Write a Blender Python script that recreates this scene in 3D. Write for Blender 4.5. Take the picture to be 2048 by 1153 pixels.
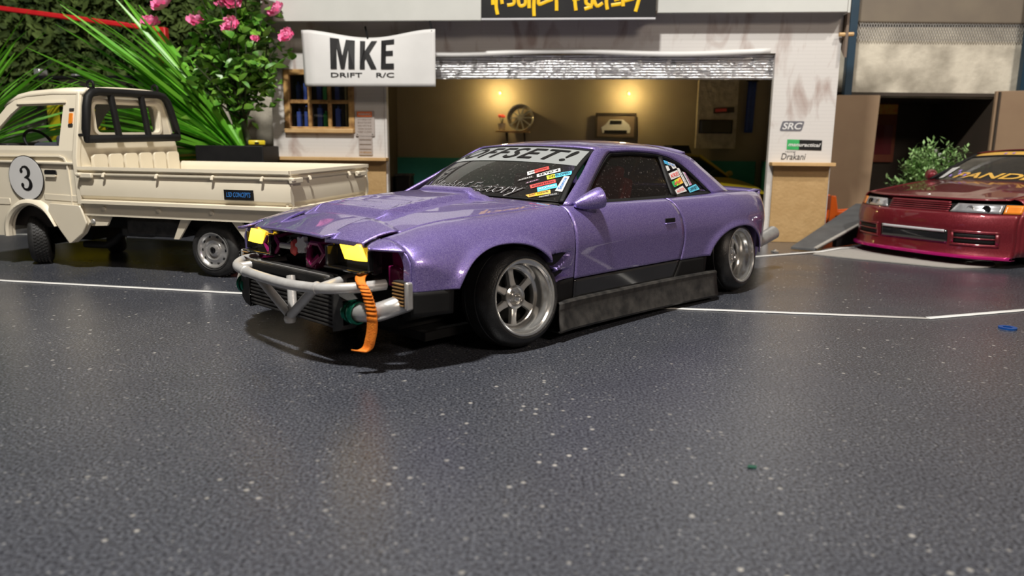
import bpy, bmesh, math, random
from mathutils import Vector, Matrix, geometry
from math import sin, cos, pi, radians, sqrt

for o in list(bpy.data.objects): bpy.data.objects.remove(o)
S = bpy.context.scene
COL = S.collection
S.unit_settings.scale_length = 0.1          # 1 unit = 10 cm: a 1/10 scale model track on a table
R = random.Random(7)

# ------------------------------------------------------------------ camera
H = 1.14184
PITCH, ROLL = math.atan(276.5 / 1480), radians(0.6)
fw = Vector((0, cos(PITCH), -sin(PITCH)))
r0, u0 = Vector((1, 0, 0)), Vector((0, sin(PITCH), cos(PITCH)))
rt = r0 * cos(ROLL) + u0 * sin(ROLL)
up = -r0 * sin(ROLL) + u0 * cos(ROLL)
cd = bpy.data.cameras.new('camera')
cam = bpy.data.objects.new('camera', cd); COL.objects.link(cam)
m = Matrix((rt, up, -fw)).transposed().to_4x4(); m.translation = Vector((0, 0, H))
cam.matrix_world = m
cd.sensor_width = 36; cd.lens = 1480 * 36 / 2048
cd.clip_start = 0.05; cd.clip_end = 100
cd.dof.use_dof = True; cd.dof.focus_distance = 4.9; cd.dof.aperture_fstop = 1.25
S.camera = cam

# ------------------------------------------------------------------ world, lamps, exposure
W = bpy.data.worlds.new('world'); S.world = W; W.use_nodes = True
W.node_tree.nodes['Background'].inputs[0].default_value = (0.75, 0.78, 0.85, 1)
W.node_tree.nodes['Background'].inputs[1].default_value = 0.10
S.view_settings.view_transform = 'Standard'
S.view_settings.look = 'None'
S.view_settings.gamma = 1
S.view_settings.use_curve_mapping = False
S.view_settings.exposure = 0.07

def area(name, loc, target, sx, sy, power, col):
    l = bpy.data.lights.new(name, 'AREA'); l.shape = 'RECTANGLE'; l.size = sx; l.size_y = sy
    l.energy = power; l.color = col
    o = bpy.data.objects.new(name, l); COL.objects.link(o)
    o.location = loc
    o.rotation_euler = (Vector(target) - Vector(loc)).to_track_quat('-Z', 'Y').to_euler()
    return o
area('ceiling_or_fill_lamp', (-1.7, 0.9, 11.1), (0, 6.5, 0), 0.9, 0.5, 1950, (1.0, 0.96, 0.90))
area('ceiling_or_fill_lamp', (9.5, -6.5, 9.5), (0.5, 5, 0.5), 4.5, 2.5, 750, (1.0, 0.84, 0.70))  # added fill out of view, warms the shade and lights the rims
sl = bpy.data.lights.new('right_fill_spot', 'SPOT'); sl.energy = 2600; sl.spot_size = radians(46); sl.spot_blend = .6; sl.shadow_soft_size = .25; sl.color = (1.0, .95, .88)  # added spot out of view, brightens the red coupe and card building
so = bpy.data.objects.new('right_fill_spot', sl); COL.objects.link(so); so.location = (7.8, 2.6, 11.0)
so.rotation_euler = (Vector((6.0, 10.8, 1.2)) - so.location).to_track_quat('-Z', 'Y').to_euler()

# ------------------------------------------------------------------ materials
def mk(name, col, rough=.5, metal=0., noise=None, bump=None, coat=0., coat_rough=.05, emit=None, spec=None, ior=None):
    """principled with noise colour variation noise=(scale, other colour, contrast) and bump=(scale, strength, distance)"""
    mt = bpy.data.materials.new(name); mt.use_nodes = True
    nt = mt.node_tree; b = nt.nodes['Principled BSDF']
    def setv(k, v):
        if k in b.inputs: b.inputs[k].default_value = v
    setv('Base Color', (*col, 1)); setv('Roughness', rough); setv('Metallic', metal)
    setv('Coat Weight', coat); setv('Coat Roughness', coat_rough)
    if spec is not None: setv('Specular IOR Level', spec)
    if ior: setv('IOR', ior)
    tc = nt.nodes.new('ShaderNodeTexCoord')
    if noise:
        n = nt.nodes.new('ShaderNodeTexNoise'); n.inputs['Scale'].default_value = noise[0]; n.inputs['Detail'].default_value = 5
        nt.links.new(tc.outputs['Object'], n.inputs['Vector'])
        rp = nt.nodes.new('ShaderNodeValToRGB'); c = noise[2] if len(noise) > 2 else .2
        rp.color_ramp.elements[0].position = .5 - c; rp.color_ramp.elements[1].position = .5 + c
        rp.color_ramp.elements[0].color = (*col, 1); rp.color_ramp.elements[1].color = (*noise[1], 1)
        nt.links.new(n.outputs['Fac'], rp.inputs['Fac']); nt.links.new(rp.outputs['Color'], b.inputs['Base Color'])
    if bump:
        n2 = nt.nodes.new('ShaderNodeTexNoise'); n2.inputs['Scale'].default_value = bump[0]; n2.inputs['Detail'].default_value = 3
        nt.links.new(tc.outputs['Object'], n2.inputs['Vector'])
        bp = nt.nodes.new('ShaderNodeBump'); bp.inputs['Strength'].default_value = bump[1]; bp.inputs['Distance'].default_value = bump[2]
        nt.links.new(n2.outputs['Fac'], bp.inputs['Height']); nt.links.new(bp.outputs['Normal'], b.inputs['Normal'])
    if emit:
        setv('Emission Color', (*emit[0], 1)); setv('Emission Strength', emit[1])
    return mt

def N(mt, t): return mt.node_tree.nodes.new(t)
def LK(mt, a, b): mt.node_tree.links.new(a, b)
def BS(mt): return mt.node_tree.nodes['Principled BSDF']

def glass(name, tint, fres=1.45, dust=0., dustcol=(.4, .38, .36), opac=0., rough=.02):
    mt = bpy.data.materials.new(name); mt.use_nodes = True; nt = mt.node_tree; nt.nodes.remove(nt.nodes['Principled BSDF'])
    out = nt.nodes['Material Output']
    tr = N(mt, 'ShaderNodeBsdfTransparent'); tr.inputs[0].default_value = (*tint, 1)
    gl = N(mt, 'ShaderNodeBsdfGlossy'); gl.inputs['Roughness'].default_value = rough
    fr = N(mt, 'ShaderNodeFresnel'); ge = N(mt, 'ShaderNodeNewGeometry')
    io = N(mt, 'ShaderNodeMapRange'); io.inputs[3].default_value = fres; io.inputs[4].default_value = 1 / fres     # thin sheet: same reflectance on both faces
    LK(mt, ge.outputs['Backfacing'], io.inputs[0]); LK(mt, io.outputs[0], fr.inputs[0])
    mx = N(mt, 'ShaderNodeMixShader'); LK(mt, fr.outputs[0], mx.inputs[0]); LK(mt, tr.outputs[0], mx.inputs[1]); LK(mt, gl.outputs[0], mx.inputs[2])
    res = mx
    if dust or opac:
        df = N(mt, 'ShaderNodeBsdfDiffuse'); df.inputs[0].default_value = (*dustcol, 1)
        tc = N(mt, 'ShaderNodeTexCoord'); n = N(mt, 'ShaderNodeTexNoise'); n.inputs['Scale'].default_value = 55; n.inputs['Detail'].default_value = 4
        LK(mt, tc.outputs['Object'], n.inputs['Vector'])
        mr = N(mt, 'ShaderNodeMapRange'); mr.inputs[1].default_value = .62; mr.inputs[2].default_value = .75; mr.inputs[3].default_value = opac; mr.inputs[4].default_value = opac + dust
        LK(mt, n.outputs['Fac'], mr.inputs[0])
        m2 = N(mt, 'ShaderNodeMixShader'); LK(mt, mr.outputs[0], m2.inputs[0]); LK(mt, mx.outputs[0], m2.inputs[1]); LK(mt, df.outputs[0], m2.inputs[2])
        res = m2
    LK(mt, res.outputs[0], out.inputs[0])
    return mt

def flake_paint(name, base, light, metal=.55, rough=.38, scale=430, coat=1.0):
    """metallic flake paint under clear lacquer"""
    mt = mk(name, base, rough, metal, coat=coat, coat_rough=.03)
    tc = N(mt, 'ShaderNodeTexCoord'); v = N(mt, 'ShaderNodeTexVoronoi'); v.inputs['Scale'].default_value = scale
    LK(mt, tc.outputs['Object'], v.inputs['Vector'])
    geo = N(mt, 'ShaderNodeNewGeometry'); sub = N(mt, 'ShaderNodeVectorMath'); sub.operation = 'SUBTRACT'; sub.inputs[1].default_value = (.5, .5, .5)
    LK(mt, v.outputs['Color'], sub.inputs[0])
    add = N(mt, 'ShaderNodeVectorMath'); add.operation = 'MULTIPLY_ADD'; add.inputs[1].default_value = (.24, .24, .24)
    LK(mt, sub.outputs[0], add.inputs[0]); LK(mt, geo.outputs['Normal'], add.inputs[2])
    nm = N(mt, 'ShaderNodeVectorMath'); nm.operation = 'NORMALIZE'; LK(mt, add.outputs[0], nm.inputs[0])
    LK(mt, nm.outputs[0], BS(mt).inputs['Normal'])
    rp = N(mt, 'ShaderNodeValToRGB'); rp.color_ramp.elements[0].position = .3; rp.color_ramp.elements[1].position = .9
    rp.color_ramp.elements[0].color = (*base, 1); rp.color_ramp.elements[1].color = (*light, 1)
    sx = N(mt, 'ShaderNodeSeparateColor'); LK(mt, v.outputs['Color'], sx.inputs[0]); LK(mt, sx.outputs[0], rp.inputs[0])
    LK(mt, rp.outputs[0], BS(mt).inputs['Base Color'])
    return mt

M = {}
M['purple'] = flake_paint('purple metallic lacquer', (.170, .120, .395), (.39, .32, .66), metal=.55)
M['wine'] = flake_paint('wine red metallic lacquer', (.135, .006, .013), (.23, .018, .030), metal=.38)
M['black'] = mk('satin black', (.008, .008, .0085), .55, noise=(6, (.013, .013, .013)), bump=(180, .25, .002), spec=.2)
M['dust_black'] = mk('scuffed black plastic', (.012, .012, .012), .55, noise=(14, (.05, .047, .043), .18), bump=(260, .5, .004))
M['gloss_black'] = mk('gloss black', (.008, .008, .009), .12, coat=1)
M['rubber'] = mk('tyre rubber', (.008, .008, .008), .36, noise=(20, (.018, .018, .018)), bump=(130, .5, .004))
M['rubber2'] = mk('truck tyre rubber', (.015, .015, .015), .6, noise=(25, (.03, .03, .03)), bump=(110, .4, .004))
M['chrome'] = mk('chrome', (.86, .86, .84), .16, .88, noise=(9, (.76, .76, .75)), bump=(14, .05, .004))
M['steel'] = mk('dull silver', (.66, .66, .64), .34, .65, noise=(18, (.54, .53, .52)), bump=(60, .2, .003))
M['bar_silver'] = mk('silver paint', (.55, .55, .54), .34, .2, noise=(16, (.45, .44, .43)), bump=(45, .3, .004))
M['cream'] = mk('cream plastic', (.80, .73, .58), .45, noise=(4, (.76, .69, .54)), bump=(90, .12, .002))
M['white'] = mk('white foam board', (.57, .58, .55), .6, noise=(3, (.53, .54, .51)), bump=(20, .15, .004))
M['white_print'] = mk('white vinyl', (.70, .70, .69), .5, noise=(5, (.66, .66, .65)))
M['black_print'] = mk('black print', (.007, .0065, .008), .55, noise=(5, (.011, .011, .011)), spec=.3)
M['yellow_print'] = mk('yellow paint', (.95, .60, .005), .45, noise=(8, (.85, .5, .0)))
M['blue_print'] = mk('blue print', (.05, .25, .75), .45, noise=(8, (.07, .32, .8)))
M['sky_print'] = mk('sky blue print', (.10, .55, .80), .4, noise=(8, (.14, .62, .84)))
M['red_print'] = mk('red print', (.75, .07, .07), .4, noise=(8, (.8, .12, .1)))
M['pink_print'] = mk('pink print', (.75, .25, .55), .4, noise=(8, (.8, .5, .7)))
M['green_print'] = mk('green print', (.03, .35, .10), .45, noise=(8, (.05, .42, .12)))
M['lime_print'] = mk('lime print', (.35, .70, .05), .45, noise=(20, (.85, .7, .05), .1))
M['orange_print'] = mk('orange print', (.9, .30, .06), .45, noise=(12, (.9, .6, .1)))
M['grey_print'] = mk('pale grey print', (.52, .53, .55), .45, noise=(5, (.6, .6, .62)))
M['wood'] = mk('pale pine', (.62, .42, .20), .55, noise=(5, (.50, .30, .12), .25), bump=(30, .25, .006))
M['dark_wood'] = mk('stained wood', (.22, .11, .035), .5, noise=(7, (.5, .30, .11), .12), bump=(40, .3, .005))
M['magenta_plastic'] = mk('deep magenta chassis', (.24, .010, .09), .22, .1, noise=(12, (.31, .018, .13)), coat=.8)
M['lens'] = mk('lit yellow lamp lens', (.9, .62, .06), .25, emit=((1.0, .58, .03), 4.0), noise=(10, (.95, .7, .1)))
M['clear_lamp'] = mk('clear lamp', (.62, .64, .66), .15, .6, noise=(14, (.4, .4, .42)), coat=1)
M['amber'] = mk('amber lamp', (.85, .26, .02), .25, noise=(10, (.7, .2, .02)), coat=1)
M['orange_strap'] = mk('orange webbing', (.85, .24, .015), .7, noise=(30, (.75, .18, .01)), bump=(120, .4, .006))
M['orange_plastic'] = mk('orange plastic', (.95, .17, .015), .35, noise=(6, (.85, .13, .01)))
M['teal'] = mk('teal paint', (.03, .26, .22), .6, noise=(6, (.04, .30, .25)))
M['tan'] = mk('tan wall paint', (.36, .30, .21), .7, noise=(3, (.33, .27, .19)), bump=(60, .15, .004))
M['ochre'] = mk('ochre board', (.35, .22, .04), .6, noise=(5, (.28, .17, .03)))
M['yellow_car'] = mk('yellow car paint', (.75, .60, .02), .3, noise=(4, (.7, .55, .02)), coat=1)
M['blue_steel'] = mk('petrol blue paint', (.004, .030, .058), .5, noise=(6, (.006, .036, .066)))
M['navy'] = mk('navy cloth', (.025, .05, .26), .6, noise=(9, (.035, .08, .32)))
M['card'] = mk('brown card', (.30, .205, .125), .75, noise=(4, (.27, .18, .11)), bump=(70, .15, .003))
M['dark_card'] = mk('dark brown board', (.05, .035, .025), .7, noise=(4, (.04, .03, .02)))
M['brown'] = mk('brown fascia', (.19, .14, .10), .7, noise=(3, (.15, .11, .085)))
M['red_steel'] = mk('red painted tube', (.72, .02, .025), .4, noise=(8, (.62, .015, .02)))
M['stem'] = mk('plant stem', (.05, .045, .02), .7, noise=(12, (.03, .06, .02)), bump=(50, .3, .01))
M['grass'] = mk('artificial grass blade', (.075, .34, .02), .38, noise=(3, (.24, .60, .05), .25))
M['leaf'] = mk('rose leaf', (.03, .16, .025), .33, noise=(2.6, (.24, .46, .05), .18))
M['fine_leaf'] = mk('fine leaf', (.24, .46, .14), .5, noise=(8, (.40, .58, .26)))
M['petal'] = mk('pink petal', (.98, .20, .48), .5, noise=(9, (.98, .42, .64), .25))
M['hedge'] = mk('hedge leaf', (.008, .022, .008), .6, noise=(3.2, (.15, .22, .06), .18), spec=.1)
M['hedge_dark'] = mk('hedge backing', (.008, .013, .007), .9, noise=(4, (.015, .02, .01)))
M['paper'] = mk('pale felt mat', (.36, .345, .32), .85, noise=(18, (.31, .295, .27), .3), bump=(40, .3, .006))
M['tape'] = mk('white tape', (.80, .80, .78), .5, noise=(12, (.72, .72, .70)))
M['seat_grey'] = mk('grey seat cloth', (.075, .075, .095), .7, noise=(12, (.06, .06, .08)), bump=(80, .3, .004))
M['interior'] = mk('dark cabin', (.02, .017, .016), .6, noise=(8, (.03, .024, .022)))
M['blue_ano'] = mk('blue anodised', (.02, .13, .55), .35, .6, noise=(14, (.03, .17, .6)))
M['green_ano'] = mk('green anodised', (.01, .16, .10), .22, .9, noise=(14, (.02, .2, .13)))
M['magenta_lip'] = mk('magenta metallic lip', (.66, .015, .22), .2, .6, noise=(6, (.7, .02, .26)), coat=1)
M['plaque'] = mk('grey plaque', (.42, .37, .34), .6, noise=(9, (.36, .31, .28)))
M['plaque_orange'] = mk('orange plaque', (.85, .20, .05), .5, noise=(9, (.75, .16, .04)))
M['bulb'] = mk('warm bulb', (1, .8, .3), .4, emit=((1.0, .70, .16), 1.6))
M['pale_room'] = mk('pale room paint', (.55, .49, .42), .8, noise=(.6, (.5, .44, .38)))
M['tan_room'] = mk('plain room paint', (.22, .21, .20), .8, noise=(.6, (.19, .18, .175)))
M['chrome_soft'] = mk('satin chrome', (.72, .71, .69), .24, .8, noise=(14, (.6, .59, .57)))
M['ply'] = mk('plywood', (.50, .33, .15), .7, noise=(6, (.40, .25, .10), .3), bump=(24, .5, .012))
M['gold_print'] = mk('gold print', (.62, .36, .06), .45, noise=(9, (.7, .42, .1)))
M['violet_print'] = mk('violet print', (.30, .18, .75), .45, noise=(9, (.4, .25, .8)))
M['brown_beam'] = mk('brown beam', (.20, .165, .12), .6, noise=(2, (.16, .13, .10)))
M['poster'] = mk('dark red poster', (.22, .04, .022), .6, noise=(4, (.30, .09, .03)))
M['ramp_grey'] = mk('grey ramp board', (.095, .098, .10), .75, noise=(6, (.07, .07, .073)))
M['decal_grey'] = mk('slate print', (.12, .12, .14), .5, noise=(9, (.16, .16, .18)))
M['shaded_yellow'] = mk('shaded yellow car paint', (.42, .31, .012), .35, noise=(4, (.36, .27, .01)), coat=.6)  # yellow darkened so the paint carries the dim garage shade
M['reflection_red'] = mk('reflection red seat cloth', (.30, .03, .03), .8, noise=(20, (.20, .02, .02)), bump=(90, .3, .004))  # red seats stand in for the red reflection in the side window
M['stone'] = mk('rough pale stone', (.56, .49, .38), .85, noise=(9, (.40, .34, .26), .15), bump=(14, .8, .03))
M['glass_ws'] = glass('windshield glass', (.62, .66, .64), dust=.22, opac=.05)
M['glass_side'] = glass('dusty side glass', (.42, .36, .36), dust=.22, opac=.02, dustcol=(.42, .36, .34))
M['glass_truck'] = glass('truck glass', (.86, .88, .88), dust=.06)
M['glass_dark'] = glass('smoked glass', (.10, .11, .12))
M['banner_tint'] = glass('frosted strip', (.25, .26, .26), opac=.72, dustcol=(.40, .42, .42))

def build_floor_mat():
    mt = mk('black track board', (.016, .017, .020), .36)
    b = BS(mt); tc = N(mt, 'ShaderNodeTexCoord')
    def noise(sc, det, vec=None):
        n = N(mt, 'ShaderNodeTexNoise'); n.inputs['Scale'].default_value = sc; n.inputs['Detail'].default_value = det
        LK(mt, vec or tc.outputs['Object'], n.inputs['Vector']); return n
    def rng(src, a, bb, c, d):
        q = N(mt, 'ShaderNodeMapRange'); q.inputs[1].default_value = a; q.inputs[2].default_value = bb; q.inputs[3].default_value = c; q.inputs[4].default_value = d
        LK(mt, src, q.inputs[0]); return q
    big = noise(.9, 4); fine = noise(80, 4); v = N(mt, 'ShaderNodeTexVoronoi'); v.inputs['Scale'].default_value = 17
    LK(mt, tc.outputs['Object'], v.inputs['Vector'])
    base = N(mt, 'ShaderNodeValToRGB'); base.color_ramp.elements[0].color = (.016, .017, .023, 1); base.color_ramp.elements[1].color = (.105, .112, .134, 1)
    base.color_ramp.elements[0].position = .36; base.color_ramp.elements[1].position = .66
    LK(mt, fine.outputs['Fac'], base.inputs[0])
    # pale scuffs and specks
    sp = rng(v.outputs['Distance'], .11, .20, 1, 0)
    sc2 = N(mt, 'ShaderNodeSeparateColor'); LK(mt, v.outputs['Color'], sc2.inputs[0])
    pick = rng(sc2.outputs[0], .70, .80, 0, 1)
    patch = rng(noise(.55, 2).outputs['Fac'], .42, .62, .15, 1)
    mu = N(mt, 'ShaderNodeMath'); mu.operation = 'MULTIPLY'; LK(mt, sp.outputs[0], mu.inputs[0]); LK(mt, pick.outputs[0], mu.inputs[1])
    mu2 = N(mt, 'ShaderNodeMath'); mu2.operation = 'MULTIPLY'; LK(mt, mu.outputs[0], mu2.inputs[0]); LK(mt, patch.outputs[0], mu2.inputs[1])
    mx = N(mt, 'ShaderNodeMix'); mx.data_type = 'RGBA'; LK(mt, mu2.outputs[0], mx.inputs['Factor']); LK(mt, base.outputs[0], mx.inputs['A']); mx.inputs['B'].default_value = (.50, .48, .44, 1)
    # fine second speckle
    v2 = N(mt, 'ShaderNodeTexVoronoi'); v2.inputs['Scale'].default_value = 42; LK(mt, tc.outputs['Object'], v2.inputs['Vector'])
    s2 = N(mt, 'ShaderNodeSeparateColor'); LK(mt, v2.outputs['Color'], s2.inputs[0])
    p2 = rng(s2.outputs[1], .84, .90, 0, .5); d2 = rng(v2.outputs['Distance'], .15, .3, 1, 0)
    mu3 = N(mt, 'ShaderNodeMath'); mu3.operation = 'MULTIPLY'; LK(mt, p2.outputs[0], mu3.inputs[0]); LK(mt, d2.outputs[0], mu3.inputs[1])
    mx2 = N(mt, 'ShaderNodeMix'); mx2.data_type = 'RGBA'; LK(mt, mu3.outputs[0], mx2.inputs['Factor']); LK(mt, mx.outputs['Result'], mx2.inputs['A']); mx2.inputs['B'].default_value = (.36, .36, .36, 1)
    grit = noise(130, 2); gr = rng(grit.outputs['Fac'], .60, .70, 0, .65); gm_ = N(mt, 'ShaderNodeMath'); gm_.operation = 'MULTIPLY'
    gp_ = rng(noise(2.2, 3).outputs['Fac'], .38, .62, .15, 1); LK(mt, gr.outputs[0], gm_.inputs[0]); LK(mt, gp_.outputs[0], gm_.inputs[1])
    mx3 = N(mt, 'ShaderNodeMix'); mx3.data_type = 'RGBA'; LK(mt, gm_.outputs[0], mx3.inputs['Factor']); LK(mt, mx2.outputs['Result'], mx3.inputs['A']); mx3.inputs['B'].default_value = (.34, .34, .35, 1)
    LK(mt, mx3.outputs['Result'], b.inputs['Base Color'])
    rr = rng(big.outputs['Fac'], .35, .65, .17, .30); LK(mt, rr.outputs[0], b.inputs['Roughness'])
    bp = N(mt, 'ShaderNodeBump'); bp.inputs['Strength'].default_value = .13; bp.inputs['Distance'].default_value = .010
    n3 = noise(48, 8); n3.inputs['Roughness'].default_value = .72; LK(mt, n3.outputs['Fac'], bp.inputs['Height']); LK(mt, bp.outputs['Normal'], b.inputs['Normal'])
    return mt
M['floor'] = build_floor_mat()

def concrete(name, c1, c2):
    mt = mk(name, c1, .9, noise=(2.3, c2, .14), bump=(13, .5, .02)); return mt
M['concrete'] = concrete('weathered concrete', (.66, .61, .50), (.36, .325, .26))
M['concrete_grey'] = concrete('grey concrete', (.36, .34, .30), (.30, .28, .25))

def wall_mat():
    """white painted embossed brick card, with brown dirt runs"""
    mt = mk('white painted brick card', (.62, .60, .575), .7)
    b = BS(mt); tc = N(mt, 'ShaderNodeTexCoord')
    mp = N(mt, 'ShaderNodeMapping'); mp.inputs['Rotation'].default_value = (radians(90), 0, 0); LK(mt, tc.outputs['Object'], mp.inputs['Vector'])
    br = N(mt, 'ShaderNodeTexBrick'); br.inputs['Scale'].default_value = 1; br.inputs['Brick Width'].default_value = .9; br.inputs['Row Height'].default_value = .045
    br.inputs['Mortar Size'].default_value = .005; br.inputs['Color1'].default_value = (1, 1, 1, 1); br.inputs['Color2'].default_value = (.9, .9, .9, 1); br.inputs['Mortar'].default_value = (.3, .3, .3, 1)
    LK(mt, mp.outputs[0], br.inputs['Vector'])
    mp2 = N(mt, 'ShaderNodeMapping'); mp2.inputs['Scale'].default_value = (2.6, 1, 1.0); LK(mt, tc.outputs['Object'], mp2.inputs['Vector'])
    n = N(mt, 'ShaderNodeTexNoise'); n.inputs['Scale'].default_value = 1.5; n.inputs['Detail'].default_value = 5; n.inputs['Distortion'].default_value = .8; LK(mt, mp2.outputs[0], n.inputs['Vector'])
    rp = N(mt, 'ShaderNodeValToRGB'); rp.color_ramp.elements[0].position = .53; rp.color_ramp.elements[1].position = .70
    rp.color_ramp.elements[0].color = (.62, .60, .575, 1); rp.color_ramp.elements[1].color = (.40, .325, .295, 1)
    LK(mt, n.outputs['Fac'], rp.inputs[0])
    mx = N(mt, 'ShaderNodeMix'); mx.data_type = 'RGBA'; mx.blend_type = 'MULTIPLY'; mx.inputs['Factor'].default_value = .07
    LK(mt, rp.outputs[0], mx.inputs['A']); LK(mt, br.outputs['Color'], mx.inputs['B']); LK(mt, mx.outputs['Result'], b.inputs['Base Color'])
    bp = N(mt, 'ShaderNodeBump'); bp.inputs['Strength'].default_value = .2; bp.inputs['Distance'].default_value = .006
    LK(mt, br.outputs['Color'], bp.inputs['Height']); LK(mt, bp.outputs['Normal'], b.inputs['Normal'])
    return mt
M['brickcard'] = wall_mat()

def foil_mat():
    mt = mk('crinkled metal foil', (.85, .85, .86), .30, 1.0, noise=(5, (.7, .7, .71)))
    b = BS(mt); tc = N(mt, 'ShaderNodeTexCoord')
    n = N(mt, 'ShaderNodeTexNoise'); n.inputs['Scale'].default_value = 9; n.inputs['Detail'].default_value = 6; LK(mt, tc.outputs['Object'], n.inputs['Vector'])
    bp = N(mt, 'ShaderNodeBump'); bp.inputs['Strength'].default_value = 1.0; bp.inputs['Distance'].default_value = .05
    LK(mt, n.outputs['Fac'], bp.inputs['Height']); LK(mt, bp.outputs['Normal'], b.inputs['Normal'])
    return mt
M['foil'] = foil_mat()

# ------------------------------------------------------------------ mesh helpers
class MB:
    def __init__(s): s.v = []; s.f = []; s.m = []
    def add(s, vs, fs, mat=0):
        k = len(s.v); s.v += [tuple(p) for p in vs]; s.f += [tuple(i + k for i in f) for f in fs]; s.m += [mat] * len(fs)
    def box(s, c, d, mat=0, mx=None):
        x, y, z = (q / 2 for q in d)
        vs = [Vector((a * x, b * y, e * z)) for a in (-1, 1) for b in (-1, 1) for e in (-1, 1)]
        if mx: vs = [mx @ p for p in vs]
        vs = [p + Vector(c) for p in vs]
        s.add(vs, [(0, 1, 3, 2), (4, 6, 7, 5), (0, 4, 5, 1), (2, 3, 7, 6), (0, 2, 6, 4), (1, 5, 7, 3)], mat)
    def bar(s, a, b, w, h, mat=0):
        a, b = Vector(a), Vector(b); d = b - a; q = d.to_track_quat('X', 'Z').to_matrix()
        s.box((a + b) / 2, (d.length, w, h), mat, q)
    def tube(s, path, r, n=10, mat=0, cap=True, closed=False):
        P = [Vector(p) for p in path]; L = len(P); rad = r if isinstance(r, (list, tuple)) else [r] * L
        rings = []; nrm = None
        for i in range(L):
            if closed: t = P[(i + 1) % L] - P[i - 1]
            else: t = P[min(i + 1, L - 1)] - P[max(i - 1, 0)]
            t.normalize()
            if nrm is None: nrm = t.orthogonal().normalized()
            else:
                nrm = nrm - t * nrm.dot(t)
                nrm = nrm.normalized() if nrm.length > 1e-6 else t.orthogonal().normalized()
            bi = t.cross(nrm)
            rings.append([P[i] + (nrm * cos(2 * pi * k / n) + bi * sin(2 * pi * k / n)) * rad[i] for k in range(n)])
        vs = [p for g in rings for p in g]; fs = []
        for i in range(L if closed else L - 1):
            j = (i + 1) % L
            for k in range(n): fs.append((i * n + k, i * n + (k + 1) % n, j * n + (k + 1) % n, j * n + k))
        if cap and not closed: fs += [tuple(range(n - 1, -1, -1)), tuple((L - 1) * n + k for k in range(n))]
        s.add(vs, fs, mat)
    def lathe(s, prof, n=32, mat=0, mx=None, closed=False):
        """profile (radius, height) about local Z"""
        vs = []; L = len(prof)
        for r, h in prof:
            for k in range(n):
                p = Vector((r * cos(2 * pi * k / n), r * sin(2 * pi * k / n), h)); vs.append(mx @ p if mx else p)
        fs = []
        for i in range(L if closed else L - 1):
            j = (i + 1) % L
            for k in range(n): fs.append((i * n + k, i * n + (k + 1) % n, j * n + (k + 1) % n, j * n + k))
        s.add(vs, fs, mat)
    def disc(s, r, h, n=24, mat=0, mx=None):
        vs = [Vector((r * cos(2 * pi * k / n), r * sin(2 * pi * k / n), h)) for k in range(n)]
        s.add([mx @ p if mx else p for p in vs], [tuple(range(n))], mat)
    def grid(s, rows, mat=0, flip=False):
        n = len(rows[0]); vs = [p for g in rows for p in g]; fs = []
        for i in range(len(rows) - 1):
            for k in range(n - 1):
                f = (i * n + k, i * n + k + 1, (i + 1) * n + k + 1, (i + 1) * n + k)
                fs.append(f[::-1] if flip else f)
        s.add(vs, fs, mat)
    def poly(s, loops, fn, th, mat=0):
        """flat shape with holes: loops of (a,b); fn(a,b,depth)->point; th thickness"""
        tri = geometry.tessellate_polygon([[Vector((a, b, 0)) for a, b in l] for l in loops])
        flat = [p for l in loops for p in l]; n = len(flat)
        vs = [fn(a, b, 0) for a, b in flat] + [fn(a, b, th) for a, b in flat]
        fs = [t for t in tri] + [tuple(i + n for i in t[::-1]) for t in tri]
        k = 0
        for l in loops:
            c = len(l)
            for i in range(c): fs.append((k + i, k + (i + 1) % c, n + k + (i + 1) % c, n + k + i))
            k += c
        s.add(vs, fs, mat)
    def mirror_y(s):
        o = MB(); o.v = [(x, -y, z) for x, y, z in s.v]; o.f = [f[::-1] for f in s.f]; o.m = list(s.m); return o
    def build(s, name, mats, parent=None, smooth=35, bevel=0, solid=0, sub=0, seg=2):
        me = bpy.data.meshes.new(name); me.from_pydata(s.v, [], s.f)
        if not isinstance(mats, (list, tuple)): mats = [mats]
        for q in mats: me.materials.append(q)
        for p, i in zip(me.polygons, s.m): p.material_index = i
        bm = bmesh.new(); bm.from_mesh(me); bmesh.ops.remove_doubles(bm, verts=bm.verts, dist=1e-5)
        bmesh.ops.recalc_face_normals(bm, faces=bm.faces); bm.to_mesh(me); bm.free()
        if smooth:
            me.shade_smooth(); me.set_sharp_from_angle(angle=radians(smooth))
        o = bpy.data.objects.new(name, me); COL.objects.link(o)
        if parent: o.parent = parent
        if solid:
            q = o.modifiers.new('t', 'SOLIDIFY'); q.thickness = solid; q.offset = 0
        if bevel:
            q = o.modifiers.new('b', 'BEVEL'); q.width = bevel; q.segments = seg; q.limit_method = 'ANGLE'; q.angle_limit = radians(40)
        if sub:
            q = o.modifiers.new('s', 'SUBSURF'); q.levels = q.render_levels = sub
        return o

def one(fn, name, mats, parent=None, **k):
    b = MB(); fn(b); return b.build(name, mats, parent, **k)
def box(name, c, d, mat, parent=None, bevel=0, mx=None, **k):
    b = MB(); b.box(c, d, 0, mx); return b.build(name, mat, parent, bevel=bevel, **k)
def tube(name, path, r, mat, parent=None, n=12, closed=False):
    b = MB(); b.tube(path, r, n, closed=closed); return b.build(name, mat, parent)
def tag(o, label, cat, group=None, kind=None):
    o['label'] = label; o['category'] = cat
    if group: o['group'] = group
    if kind: o['kind'] = kind
    return o
def thing(name, label, cat, loc=(0, 0, 0), rz=0, group=None, rx=0):
    o = bpy.data.objects.new(name, None); COL.objects.link(o); o.empty_display_size = .1
    o.location = loc; o.rotation_euler = (rx, 0, rz)
    return tag(o, label, cat, group)
def structure(o): o['kind'] = 'structure'; return o

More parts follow.
